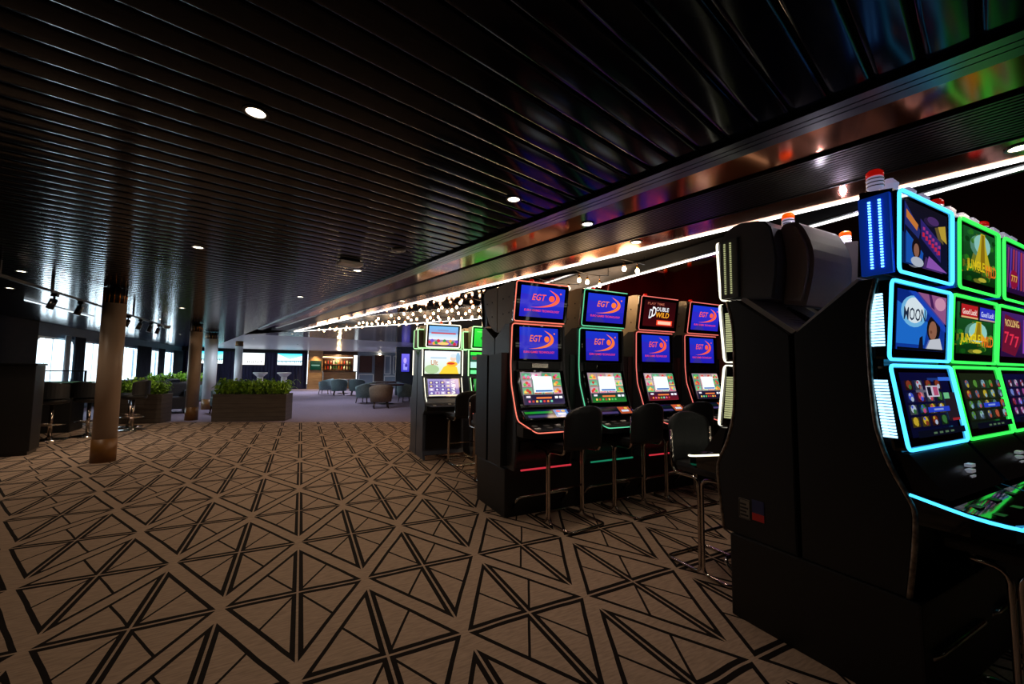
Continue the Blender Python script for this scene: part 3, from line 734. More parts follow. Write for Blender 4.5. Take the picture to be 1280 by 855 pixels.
def curtain(y0, y1, material, label, x=X0+.1, z0=.005, z1=2.05, amp=.05, waves=None, grp='curtains along the window wall'):
    bm = B(); n = max(10, int((y1-y0)*60)); wv = waves or (y1-y0)*9
    for off in (0,):
        pass
    rows = [[bm.verts.new((x+amp*math.sin(2*PI*wv*i/n)*(.6+.4*(1-zz)) + dx, y0+(y1-y0)*i/n, z0+(z1-z0)*zz)) for i in range(n+1)] for dx in (0, .012) for zz in (0, .5, 1)]
    for q in (0, 3):
        for a_, b_ in ((rows[q], rows[q+1]), (rows[q+1], rows[q+2])):
            for i in range(n): f = bm.faces.new((a_[i], a_[i+1], b_[i+1], b_[i])); f.smooth = True
    for i in range(n):
        bm.faces.new((rows[0][i], rows[0][i+1], rows[3][i+1], rows[3][i])); bm.faces.new((rows[2][i], rows[2][i+1], rows[5][i+1], rows[5][i]))
    o = obj('curtain', bm, material); tag(o, label, 'curtain', grp); return o
curtain(15.0, 15.3, SHEER, 'narrow pale curtain drawn aside at the biggest window on the left', amp=.03)
curtain(15.5, 16.1, CURT, 'dark curtain between the biggest window and the sliver of window by the front column', amp=.03)
curtain(17.2, 18.95, CURT, 'dark curtain just right of the front brown column, left of the middle window', waves=9, amp=.03)
curtain(20.35, 22.0, CURT, 'wide dark curtain between the middle window and the slim window', waves=12, amp=.03)
curtain(22.95, 23.9, CURT, 'dark curtain between the slim window and the last window', waves=7, amp=.03)
curtain(25.3, 27.1, CURT, 'dark curtain after the last window, next to the rear brown column', waves=11, amp=.03)
bm = B(); bx(bm, -6.2, 27.5, 0, .3, 27.7, 2.5); struct('wall_far', bm, NAVY)
bm = B(); bx(bm, X0, 27.30, 2.13, .3, 27.5, 2.32); struct('trim_3', bm, VOID)
bm = B(); bx(bm, -6.2, -4.2, 0, 9.2, -4, 2.5); struct('wall_back', bm, BLKM)
bm = B(); bx(bm, 9, -4, 0, 9.2, 36, 2.5); struct('wall_right', bm, REDW)
bm = B(); bx(bm, 4.9, 8.1, 0, 9, 8.3, 2.42); struct('wall_red', bm, REDW)
bm = B(); bx(bm, 4.0, 19.8, 0, 9, 20.0, 2.5); struct('wall_grey', bm, WALLG)

# ================================================================== FOREGROUND BANK (right)
YC1, P1, XB = 1.10, .62, 2.05
G1 = 'neon framed slot machines in the nearest bank'
bm = B(); bx(bm, XB-.012, YC1-.415, 0, XB+4*P1+.02, YC1+.33, .408, bevel=.008); tag(obj('machine_plinth', bm, BLKM), 'black plinth under the nearest bank of neon slot machines', 'plinth')
def place(o, x, y, r): o.location = (x, y, 0); o.rotation_euler = (0, 0, r); return o
a1 = curved_slot('slot_machine', 'slot machine framed in blue neon, nearest the camera, with a moon picture', NEON['cyan'], (BARS['blue'], BARS['white']), (lambda w, h: moon_art(w, h, 0), lambda w, h: moon_art(w, h, 1), lambda w, h: symbol_art(w, h, 2, 0)), G1, stickers=False)
place(a1, XB+P1*.5, YC1, 0)
a2 = curved_slot('slot_machine', 'slot machine framed in green neon with a yellow jungle temple on its screens', NEON['green'], (BARS['blue'], BARS['white']), (lambda w, h: jungle_art(w, h, 0), lambda w, h: jungle_art(w, h, 1), lambda w, h: symbol_art(w, h, 3, 1)), G1)
place(a2, XB+P1*1.5, YC1, 0)
a3 = curved_slot('slot_machine', 'slot machine with purple screens showing red sevens, at the right edge', NEON['green'], (BARS['blue'], BARS['white']), (lambda w, h: seven_art(w, h, 0), lambda w, h: seven_art(w, h, 1), lambda w, h: symbol_art(w, h, 4, 2)), G1)
place(a3, XB+P1*2.5, YC1, 0)
b1 = curved_slot('slot_machine', 'dark slot machine seen from behind with an amber lamp on top and white lit edges', NEON['white'], (BARS['cream'], BARS['cream']), (None, None, None), 'slot machines turned away in the nearest bank', rear=True, stickers=False)
place(b1, XB+P1*.5, YC1, PI)
b2 = curved_slot('slot_machine', 'dark slot machine seen from behind with a glowing white lamp on top', NEON['white'], (BARS['cream'], BARS['cream']), (None, None, None), 'slot machines turned away in the nearest bank', rear=True)
place(b2, XB+P1*1.5, YC1, PI)
for c in b2.children:
    if c.name.startswith('warning_light'): c.data.materials[0] = WHITEL
# stickers low on the visible side of the rear machine
def sticker_side(t):
    x = .3085
    o = boxobj('approval_sticker', (x, -.225-.06, .50, x+.0015, -.165-.06, .60), mat('pale_sticker', srgb(120, 112, 100), .5), t)
    bm = B()
    for k in range(4): bx(bm, x+.001, -.278, .515+.018*k, x+.0025, -.235-.01*(k % 2), .524+.018*k)
    tube(bm, round_corners([(x+.002, -.282, .504), (x+.002, -.228, .504), (x+.002, -.228, .596), (x+.002, -.282, .596)], .01, closed=True), .0018, 4, closed=True)
    obj('sticker_print', bm, mat('sticker_ink', srgb(14, 12, 12), .6), o)
    o = boxobj('flag_sticker', (x, -.215, .51, x+.0015, -.155, .61), mat('sticker_blue', srgb(40, 46, 90), .5), t)
    boxobj('red_band', (x+.001, -.215, .51, x+.0025, -.155, .545), mat('sticker_red', srgb(190, 40, 36), .5), o)
sticker_side(b1)

# ================================================================== EGT BANK
YC2, P2, XE = 3.45, .72, 1.59
G2 = 'upright slot machines in the middle row'
bm = B(); bx(bm, XE-.02, YC2-.29, 0, XE+4*P2+.05, YC2+.32, .408, bevel=.01); tag(obj('machine_plinth', bm, BLKM), 'black plinth under the row of four machines with blue logo screens', 'plinth')
L_ = lambda s: (lambda w, h: logo_art(w, h, s))
specs = [('red', [L_(0), L_(1), lambda w, h: reel_art(w, h, 1, (40, 30, 70)), 0], DIMRED, 'leftmost machine of the middle row, salmon neon edge and two bright blue logo screens'),
         ('mint', [L_(1), L_(1), lambda w, h: reel_art(w, h, 2, (30, 120, 40)), 1], DIMGRN, 'middle row machine with a mint green neon edge'),
         ('pink', [double_wild, L_(0), lambda w, h: reel_art(w, h, 3, (110, 20, 30)), 1], DIMRED, 'middle row machine with a dark red top screen reading DOUBLE WILD'),
         ('pink', [L_(0), L_(0), lambda w, h: reel_art(w, h, 4, (16, 16, 40)), 1], DIMRED, 'rightmost machine of the middle row, smallest blue logo screens and pinkish neon edge')]
for i, (nn, arts, und, lab) in enumerate(specs):
    place(upright_slot('slot_machine', lab, NEON[nn], arts, G2, und), XE+.295+P2*i, YC2, 0)
rb = upright_slot('slot_machine', 'grey backed machine standing behind the leftmost blue logo machine', NEON['red'], (None, None, None, 1), 'machines back to back with the middle row', DIMRED, rear=True)
place(rb, XE+.295, YC2, PI)
for i in range(1, 4):
    dup(rb, (XE+.295+P2*i, YC2, 0), PI, ['', 'grey backed machine standing behind the mint green edged machine', 'grey backed machine standing behind the machine reading DOUBLE WILD', 'grey backed machine standing behind the rightmost blue logo machine'][i])

# ================================================================== FAR BANK
YC3, P3, XW = 6.02, .70, 1.52
G3 = 'slot machines in the far row'
BODYW = noisy('blue_grey_cabinet', srgb(74, 84, 100), srgb(64, 74, 90), (3, 3, 3), .4)
place(wide_slot('slot_machine', 'far slot machine with a woman in yellow on its bright white main screen', NEON['white'], [lambda w, h: fairy_art(w, h, 1), lambda w, h: fairy_art(w, h, 0), lambda w, h: fairy_art(w, h, 2)], G3, BODYW), XW+.31, YC3, 0)
place(wide_slot('slot_machine', 'far slot machine with bright green screens, half hidden behind the middle row', NEON['wgreen'], [lambda w, h: green_art(w, h, 0), lambda w, h: green_art(w, h, 1), lambda w, h: green_art(w, h, 2)], G3, BODYW), XW+.31+P3, YC3, 0)
rw = wide_slot('slot_machine', 'machine back to back with the far slot machine of the white screen', NEON['white'], [None, None, None], 'machines back to back with the far row', BODYW); place(rw, XW+.31, YC3, PI)
dup(rw, (XW+.31+P3, YC3, 0), PI, 'machine back to back with the far slot machine of the green screens')

# ================================================================== STOOLS
def cantilever_stool(label, group):
    t = thing('casino_stool', label, 'stool', group=group)
    bm = B(); bx(bm, -.19, -.19, .60, .19, .20, .665, bevel=.028); obj('seat', bm, LEATHER, t)
    # backrest: rounded, gently curved
    bm = B(); n = 10; hw = .205
    def prof(z): return hw*(1 if z < .86 else math.sqrt(max(0, 1-((z-.86)/.11)**2.6)))
    zs = [.63, .66, .72, .78, .84, .88, .91, .935, .955, .968]
    F, K = [], []
    for z in zs:
        w_ = max(prof(z), .05); F.append([]); K.append([])
        for i in range(n+1):
            x = -w_+2*w_*i/n; yb = -.215-.035*(1-(x/hw)**2)-.05*(z-.63)
            e = .02*min(1, (1-abs(i/n*2-1))*4+.25)*(1 if z < .95 else .6)
            F[-1].append(bm.verts.new((x, yb+e, z))); K[-1].append(bm.verts.new((x, yb-e, z)))
    for G, fl in ((F, 0), (K, 1)):
        for a, b_ in zip(G, G[1:]):
            for i in range(n): f = bm.faces.new((a[i], a[i+1], b_[i+1], b_[i])); f.smooth = True
    for i in range(n):
        bm.faces.new((F[0][i], F[0][i+1], K[0][i+1], K[0][i])); bm.faces.new((F[-1][i], F[-1][i+1], K[-1][i+1], K[-1][i]))
    for j in range(len(zs)-1):
        for i in (0, n): bm.faces.new((F[j][i], F[j+1][i], K[j+1][i], K[j][i]))
    obj('backrest', bm, LEATHER, t)
    r = .0105; hx = .19
    pts = []
    L = [(-hx-.005, -.215, .86), (-hx-.005, -.205, .585), (-hx, -.012, .585), (-hx, -.012, .014), (-hx, -.27, .014)]
    R = [(-x, y, z) for x, y, z in L][::-1]
    bm = B(); tube(bm, round_corners(L+R, .05, 5), r, 8); obj('rear_frame_tube', bm, CHROME, t)
    L = [(-hx+.01, .19, .59), (-hx, .012, .585), (-hx, .012, .014), (-hx, .19, .014)]
    R = [(-x, y, z) for x, y, z in L][::-1]
    bm = B(); tube(bm, round_corners(L+R, .05, 5), r, 8); obj('front_frame_tube', bm, CHROME, t)
    bm = B(); tube(bm, [(-hx, -.0, .26), (hx, -.0, .26)], .009, 8); obj('stretcher', bm, CHROME, t)
    return t
GS = 'black cantilever stools at the slot machines'
st = cantilever_stool('black stool on a chrome tube frame before the leftmost middle row machine', GS); st.location = (2.02, 2.91, 0); st.rotation_euler = (0, 0, math.radians(7))
dup(st, (2.73, 2.91, 0), math.radians(4), 'black stool before the mint green edged machine')
dup(st, (3.40, 2.90, 0), math.radians(-4), 'black stool before the machine reading DOUBLE WILD, behind the nearest stool')
dup(st, (4.12, 2.90, 0), math.radians(3), 'black stool before the rightmost blue logo machine')
dup(st, (2.43, 1.765, 0), PI, 'nearest black stool, standing in the aisle beside the back of the nearest bank')
dup(st, (1.98, 5.32, 0), math.radians(5), 'black stool before the far machine with the white screen')
dup(st, (2.62, 5.2, 0), math.radians(-8), 'black stool before the far machine with green screens')
dup(st, (1.98, 4.33, 0), PI, 'black stool behind the leftmost middle row machine, mostly hidden')
dup(st, (2.365, .485, 0), math.radians(0), 'stool under the blue neon desk, only its chrome tube showing')

# ================================================================== COLUMNS
def column(x, y, r, m_, label, z0=0, sm=None):
    t = thing('column', label, 'column', (x, y, 0), group='round columns')
    bm = B(); lathe(bm, [(r, .30), (r, 2.09)], n=32); obj('shaft', bm, m_, t)
    bm = B(); lathe(bm, [(r+.004, 0), (r+.004, .305)], n=32); obj('base_sleeve', bm, SLEEVE, t)
    bm = B(); lathe(bm, [(r*.8, 2.09), (r*.8, 2.29)], n=24); obj('neck', bm, BLKM, t)
    bm = B()
    for k in range(14):
        a = 2*PI*k/14; tube(bm, [(r*.93*math.cos(a), r*.93*math.sin(a), 2.085), (r*.93*math.cos(a), r*.93*math.sin(a), 2.295)], .008, 6)
    obj('collar_rods', bm, BRASS, t)
    return t
column(-2.27, 7.29, .123, COPPER, 'brown round column nearest the camera, left of centre')
column(-2.27, 12.1, .126, COPPER, 'second brown round column, standing right of the small planter')
def pcolumn(px_dir, D, r, label):
    return column(px_dir[0]*D, px_dir[1]*D, r, WHITEC, label)
pcolumn((-.160, .987), 15.2, .165, 'wider white column rising behind the long planter')
pcolumn((-.1147, .993), 19.5, .13, 'slim white column behind the long planter')

# ================================================================== PLANTERS
def planter(label, c, L, W, H, rot, n, grp='long planter boxes of green fern'):
    t = thing('planter', label, 'planter', (*c, 0), rot, grp)
    bm = B(); bx(bm, -L/2, -W/2, 0, L/2, W/2, H, bevel=.01)
    obj('box', bm, PLANTB, t)
    bm = B()
    for k in range(1, 6): bx(bm, -L/2-.003, -W/2-.003, H*k/6-.002, L/2+.003, W/2+.003, H*k/6+.002)
    obj('panel_joint', bm, BLKM, t)
    bm = B(); tube(bm, round_corners([(-L/2, -W/2, H), (L/2, -W/2, H), (L/2, W/2, H), (-L/2, W/2, H)], .02, closed=True), .012, 6, closed=True); obj('rim', bm, PLANTB, t)
    boxobj('soil', (-L/2+.03, -W/2+.03, H-.02, L/2-.03, W/2-.03, H+.004), SOIL, t)
    bm = B(); R = random.Random(int(L*100))
    for i in range(n):
        x = R.uniform(-L/2+.05, L/2-.05); y = R.uniform(-W/2+.05, W/2-.05)
        a = R.uniform(0, 2*PI); ln = R.uniform(.16, .34); lean = R.uniform(.4, 1.1); hgt = R.uniform(.1, .3)+.26*R.random()**2
        for k in range(5):
            t0, t1 = k/5, (k+1)/5
            def P(t_): return Vector((x+math.cos(a)*ln*lean*t_, y+math.sin(a)*ln*lean*t_, H+hgt*(2.2*t_-1.7*t_*t_)))
            p, q = P(t0), P(t1); s = Vector((-math.sin(a), math.cos(a), 0)); wd = .045*(1-t0)+.012
            for sg in (-1, 1):   # leaflets off the midrib
                tip = p+s*sg*wd+(q-p)*.9+Vector((0, 0, -.012))
                bm.faces.new((bm.verts.new(p), bm.verts.new(q), bm.verts.new(tip)))
    f = obj('fern_foliage', bm, LEAF, t, fix=False); f['kind'] = 'stuff'
    return t
planter('long dark planter box of ferns standing in the middle of the floor', (-.98, 11.55), 1.55, .5, .62, math.radians(-15), 620)
planter('smaller planter box of ferns between the two brown columns', (-3.2, 11.98), 1.05, .45, .63, math.radians(-12), 340)
planter('distant planter box of ferns beyond the sofas, under the first wall screen', (-4.0, 18.6), 1.6, .4, .72, 0, 260)

# ================================================================== CEILING FITTINGS
def downlight(x, y, label, z=ZC, r=.036):
    t = thing('downlight', label, 'ceiling light', (x, y, z), 0, 'recessed round downlights')
    bm = B(); n = 20
    for ra, rb, za, zb in ((r, r*1.35, -.004, -.004), (r*1.35, r*1.35, -.004, .006), (r, r, -.004, .012)):
        A = [bm.verts.new((ra*math.cos(2*PI*k/n), ra*math.sin(2*PI*k/n), za)) for k in range(n)]; Bv = [bm.verts.new((rb*math.cos(2*PI*k/n), rb*math.sin(2*PI*k/n), zb)) for k in range(n)]
        for k in range(n): bm.faces.new((A[k], A[(k+1) % n], Bv[(k+1) % n], Bv[k]))
    obj('trim_ring', bm, BLK, t)
    bm = B(); lathe(bm, [(r*.98, -.001), (r*.98, .006)], n=20); obj('lamp_face', bm, LAMPW, t)
DL = ['largest warm downlight in the black ceiling, upper left of centre', 'downlight in the black ceiling near its edge rail, above the middle row', 'downlight above the open carpet, between the two brown columns in view', 'downlight near the far left above the gaming table',
      'small downlight right beside the flat ceiling sensor', 'small downlight before the far end of the beam', 'downlight above the rear brown column', 'downlight just right of the front brown column', 'downlight above the track spotlights', 'downlight above the small planter',
      'downlight at the left edge over the black cabinet', 'small downlight over the sofas by the windows', 'small downlight beyond the long planter', 'tiny downlight before the white columns', 'tiny downlight in front of the rightmost wall screen', 'tiny downlight by the last window']
for (x, y, e), lab in zip(DOWN, DL): downlight(x, y, lab)
for x, y, lab in [(1.77, 2.28, 'downlight in the inner bronze band of the beam'), (2.37, 2.42, 'downlight in the outer bronze band, above the machine reading DOUBLE WILD'), (2.9, .54, 'bright downlight in the bronze band at the right edge'), (1.34, 6.3, 'small downlight in the outer bronze band above the far row')]:
    downlight(x, y, lab, ZC-.006)
    lamp('SPOT', 'downlight_lamp', (x, y, 2.26), 13, WARM, spot_size=2.2, spot_blend=.9, shadow_soft_size=.04)
t = thing('ceiling_sensor', 'flat pale ceiling box hanging beside a small downlight', 'sensor', (.38, 4.22, ZC), math.radians(13))
bm = B(); bx(bm, -.11, -.07, -.045, .11, .07, -.012, bevel=.012); obj('housing', bm, WHITE, t)
bm = B(); bx(bm, -.08, -.05, -.012, .08, .05, .0); obj('mount', bm, BLK, t)
t = thing('ceiling_speaker', 'small round grey ceiling speaker left of the coloured reflections', 'speaker', (.72, 3.6, ZC))
bm = B(); lathe(bm, [(.05, -.014), (.06, -.006), (.06, .0)], n=20); obj('grille', bm, PLDARK, t)
bm = B(); lathe(bm, [(.02, -.02), (.022, -.013)], n=12); obj('cap', bm, WHITE, t)
# track with spot heads
t = thing('lighting_track', 'black ceiling track with spotlights along the window side', 'track light', (0, 0, 0))
bm = B(); bx(bm, -2.735, 5.3, 2.13, -2.70, 11.55, 2.16); obj('rail', bm, BLK, t)
bm = B(); lathe(bm, [(.05, 2.10), (.07, 2.13), (.07, 2.17)], (-2.715, 11.6, 0), 16); obj('end_disc', bm, PLDARK, t)
bm = B()
for y in (5.9, 6.88, 8.6, 9.55, 11.2): bx(bm, -2.73, y-.012, 2.16, -2.705, y+.012, ZC)
obj('drop_rod', bm, BLK, t)
for y in (5.75, 6.95, 7.62, 9.35, 9.95, 10.55, 11.05):
    bm = B(); bx(bm, -2.745, y-.03, 2.09, -2.69, y+.03, 2.13); tube(bm, [(-2.72, y, 2.10), (-2.72, y-.01, 2.05), (-2.74, y-.03, 2.02)], .012, 6)
    tube(bm, [(-2.72, y, 2.06), (-2.75, y-.02, 1.94)], .036, 10); h_ = obj('spot_head', bm, BLK, t)
# window reflection in the left ceiling trim, drawn as a glowing strip
led('led_light_strip', (-3.95, 9.25), (-3.97, 11.7), 'short white window reflection in the left ceiling behind the track spotlights, drawn as a glowing strip', r=.014, z=2.285, m_=glow('window_reflection_glow', (.8, .92, 1, 1), 1.3))

# festoon bulbs inside the tray
def in_tray(x, y):
    e1 = (y-13.19)-(x+.23)*(7.7-13.19)/3.43
    s = (x-O.x)*DB.x+y*DB.y; tt = (x-O.x)*NB.x+y*NB.y
    return e1 < -.25 and tt > 1.28*tap(s)+.12 and x < 3.1
R = random.Random(11); k = 0
ORD = ['first', 'second', 'third', 'fourth', 'fifth', 'sixth', 'seventh', 'eighth', 'ninth', 'tenth', 'eleventh', 'twelfth', 'thirteenth', 'fourteenth', 'fifteenth', 'sixteenth', 'seventeenth', 'eighteenth']
for j in range(17):
    y0 = 2.9+j*.56
    xs = [x*.01 for x in range(-100, 320, 2)]
    row = [x for x in xs if in_tray(x, y0+.12*(x-2))]
    if len(row) < 12: continue
    xa, xb = row[0], row[-1]
    t = thing('bulb_string', 'string of warm round bulbs hanging in the ceiling tray, %s from the near end' % ORD[j], 'string light', group='strings of warm bulbs in the ceiling tray')
    n = max(3, int((xb-xa)/.15)); pts = []
    for i in range(n+1):
        f = i/n; x = xa+(xb-xa)*f; pts.append(Vector((x, y0+.12*(x-2), 2.34-.03*math.sin(PI*((f*3) % 1)))))
    bm = B(); tube(bm, [Vector((pts[0].x, pts[0].y, 2.42))]+pts+[Vector((pts[-1].x, pts[-1].y, 2.42))], .004, 5); obj('cable', bm, BLK, t)
    for i in range(1, n):
        p = pts[i]+Vector((R.uniform(-.04, .04), 0, 0)); dz = R.uniform(.02, .1)
        bm = B(); lathe(bm, [(.01, 0), (.012, -.03)], (p.x, p.y, p.z-dz+.03), 8); tube(bm, [p, (p.x, p.y, p.z-dz+.02)], .003, 5); s_ = obj('socket', bm, BRASS, t)
        bm = B(); lathe(bm, [(.006, 0), (.017, -.013), (.022, -.029), (.015, -.047), (.004, -.051)], (p.x, p.y, p.z-dz), 10); obj('bulb', bm, BULB, s_)
    xm = (xa+xb)/2
    lamp('POINT', 'bulb_string_glow', (xm, y0+.12*(xm-2), 2.2), 7, (1, .66, .38), shadow_soft_size=.12)

# ================================================================== LEFT: GAMING TABLE, CABINET
t = thing('podium_cabinet', 'tall black cabinet at the left edge of the room', 'cabinet', (-3.33, 8.2, 0), math.radians(10))
boxobj('body', (-1.1, 0, .05, 0, .45, 1.25), BLKM, t, .01); boxobj('top_panel', (-1.12, -.02, 1.25, .015, .47, 1.28), BLK, t, .006); boxobj('base', (-1.08, .02, 0, -.02, .43, .05), BLK, t)
t = thing('gaming_table', 'dark gaming table with green felt and a clear guard, under the window', 'table', (-4.55, 10.95, 0), math.radians(4))
bm = B(); plan(bm, [(x, y) for x, y in [(-1.0, -.55), (.75, -.55), (1.05, -.25), (1.05, .45), (.8, .6), (-1.0, .6)]], .86, .93); obj('table_top', bm, BLK, t)
bm = B(); plan(bm, [(x*.88, y*.82) for x, y in [(-1.0, -.55), (.75, -.55), (1.05, -.25), (1.05, .45), (.8, .6), (-1.0, .6)]], .93, .936); obj('felt', bm, FELT, t)
boxobj('pedestal', (-.7, -.3, 0, .7, .35, .86), BLKM, t, .02)
bm = B(); bx(bm, -.55, .1, .936, .75, .11, 1.14); g = obj('glass_guard', bm, ACRYL, t)
bm = B()
for x in (-.55, .1, .73): bx(bm, x, .09, .936, x+.03, .12, 1.16)
bx(bm, -.55, .092, 1.14, .76, .118, 1.16); obj('guard_rail', bm, BLK, t)
def pedestal_stool(label):
    t = thing('pedestal_stool', label, 'stool', group='black pedestal stools at the gaming table')
    bm = B(); lathe(bm, [(.12, .60), (.2, .62), (.21, .66), (.19, .70), (.05, .71)], n=20); obj('seat', bm, LEATHER, t)
    bm = B(); n = 12
    for dz0, dz1 in ((.70, .98),):
        A = []
        for rr in (.2, .245):
            for z in (dz0, dz1):
                A.append([bm.verts.new((rr*math.sin(a), -rr*math.cos(a)-.0, z-(.04*abs(a) if z == dz1 else 0))) for a in [(-1.15+2.3*i/n) for i in range(n+1)]])
        for a_, b_ in ((0, 1), (2, 3), (0, 2), (1, 3)):
            for i in range(n): bm.faces.new((A[a_][i], A[a_][i+1], A[b_][i+1], A[b_][i]))
        for i in (0, n): bm.faces.new((A[0][i], A[1][i], A[3][i], A[2][i]))
    obj('backrest', bm, LEATHER, t)
    bm = B(); lathe(bm, [(.028, .03), (.028, .60)], n=14); obj('post', bm, CHROME, t)
    bm = B(); lathe(bm, [(.035, .0), (.23, .0), (.23, .012), (.06, .03), (.03, .06)][1:], n=24); obj('base', bm, CHROME, t)
    bm = B(); tube(bm, [(.17*math.cos(a), .17*math.sin(a), .26) for a in [2*PI*k/20 for k in range(20)]], .010, 6, closed=True); tube(bm, [(-.17, 0, .26), (.17, 0, .26)], .008, 6); obj('foot_ring', bm, CHROME, t)
    return t
ps = pedestal_stool('black pedestal stool just right of the tall black cabinet'); ps.location = (-3.72, 9.72, 0); ps.rotation_euler = (0, 0, .1)
for x, y, r, lab in [(-3.35, 10.0, -.2, 'black pedestal stool half hidden by the front brown column'), (-2.92, 10.6, 1.3, 'black pedestal stool right of the front brown column, before the small planter'), (-3.12, 11.15, 1.6, 'black pedestal stool with its back to the small planter'), (-3.9, 7.5, 0, 'dark stool cut off by the left edge of the frame')]:
    dup(ps, (x, y, 0), r, lab)

# ================================================================== LOUNGE SEATS
def tub_chair(label, m_, group):
    t = thing('tub_chair', label, 'armchair', group=group)
    bm = B(); lathe(bm, [(.24, .20), (.27, .24), (.27, .40), (.24, .44), (.05, .445)], n=20); obj('seat', bm, m_, t)
    bm = B(); n = 18; G = []
    for j, (z, k) in enumerate(((.20, 0), (.45, 0), (.62, 0), (.74, 0), (.76, 1), (.74, 2), (.45, 2), (.20, 2))):
        row = []
        for i in range(n+1):
            a = -2.15+4.3*i/n; rr = {0: .35, 1: .325, 2: .295}[k]*(1+.12*(z-.2)) - (.03 if z < .3 else 0)
            zz = z if z < .5 else z-.16*(abs(a)/2.15)**1.6
            row.append(bm.verts.new((rr*math.sin(a), -rr*math.cos(a), zz)))
        G.append(row)
    for a_, b_ in zip(G, G[1:]+[G[0]]):
        for i in range(n): f = bm.faces.new((a_[i], a_[i+1], b_[i+1], b_[i])); f.smooth = True
    bm.faces.new([g[0] for g in G]); bm.faces.new([g[-1] for g in G])
    obj('backrest', bm, m_, t)
    for sx, sy in ((1, 1), (-1, 1), (1, -1), (-1, -1)):
        bm = B(); tube(bm, [(sx*.19, sy*.19, .21), (sx*.22, sy*.22, 0)], .018, 8); obj('leg', bm, DWOOD, t)
    return t
GT = 'tub chairs around the lounge tables'
tc = tub_chair('brown backed tub chair nearest the camera, left of the far slot machine', TUBB, GT); tc.location = (2.3, 13.6, 0); tc.rotation_euler = (0, 0, -.1)
tb = tub_chair('pale teal tub chair seen from the side beside the brown backed tub chair', TUB, GT); tb.location = (2.1, 15.8, 0); tb.rotation_euler = (0, 0, .9)
for x, y, r, lab in [(1.6, 20.8, 0, 'teal tub chair, middle one of the three before the bar'), (1.05, 21.8, 1.2, 'teal tub chair furthest left before the bar'), (2.35, 20.6, -.2, 'teal tub chair, right one of the three before the bar'), (3.6, 15.8, -1.4, 'tub chair right of the lounge table, close to the far machines'), (-1.9, 13.6, 1.9, 'grey tub chair peeking out left of the long planter'), (-2.6, 16.2, .6, 'grey tub chair between the rear brown column and the wider white column')]:
    dup(tb, (x, y, 0), r, lab)
def lounge_table(label, x, y, r=.45):
    t = thing('lounge_table', label, 'table', (x, y, 0), 0, 'dark lounge tables')
    bm = B(); lathe(bm, [(r-.02, .66), (r, .67), (r, .70), (r-.02, .71)], n=28); obj('table_top', bm, DWOOD, t)
    bm = B(); lathe(bm, [(.035, .03), (.035, .66)], n=12); obj('post', bm, BLK, t)
    bm = B(); lathe(bm, [(.26, 0), (.26, .02), (.05, .04)], n=24); obj('base', bm, BLK, t)
lounge_table('dark lounge table behind the brown backed tub chair', 2.75, 15.1, .6)
lounge_table('dark lounge table among the three teal chairs before the bar', 1.9, 22.2, .5)
lounge_table('dark lounge table deeper in the lounge on the right', 3.3, 18.0, .6)
def sofa(label, x, y, r, L=1.5):
    t = thing('sofa', label, 'sofa', (x, y, 0), r, 'grey sofas behind the planters')
    m_ = mat('dark_grey_upholstery', srgb(58, 58, 64), .8)
    boxobj('seat', (-L/2, -.35, .12, L/2, .35, .44), m_, t, .04); boxobj('backrest', (-L/2, -.45, .12, L/2, -.28, .80), m_, t, .05)
    for s_ in (-1, 1): boxobj('armrest', (s_*L/2-.09, -.42, .12, s_*L/2+.09, .36, .62), m_, t, .04)
    for sx in (-1, 1):
        for sy in (-.3, .3): boxobj('leg', (sx*(L/2-.08)-.025, sy-.025, 0, sx*(L/2-.08)+.025, sy+.025, .12), BLK, t)
    o = boxobj('cushion', (-.24, -.08, .0, .24, .08, .36), mat('navy_cushion', srgb(36, 44, 62), .8), None, .06)
    o.location = (x+.3*math.cos(r), y+.3*math.sin(r), .52); o.rotation_euler = (-.3, 0, r); tag(o, 'dark cushion leaning on the '+label, 'cushion', 'cushions on the grey sofas')
sofa('grey sofa beside the small planter', -3.3, 14.1, -2.9, 1.1)
sofa('grey sofa further back by the windows', -3.6, 16.8, -1.9, 1.3)
def pedestal(label, x, y):
    t = thing('white_pedestal', label, 'table', (x, y, 0), 0, 'white pedestal tables before the wall screens')
    bm = B(); lathe(bm, [(.17, 0), (.17, .03), (.12, .06), (.12, .84)], n=24); obj('post', bm, WHITE, t)
    bm = B(); lathe(bm, [(.13, .84), (.27, .98), (.29, .99), (.29, 1.03), (.27, 1.04)], n=28); obj('table_top', bm, WHITE, t)
pedestal('left one of two white pedestal tables before the wall screens', -1.64, 21.5)
pedestal('right one of two white pedestal tables before the wall screens', -.70, 21.5)

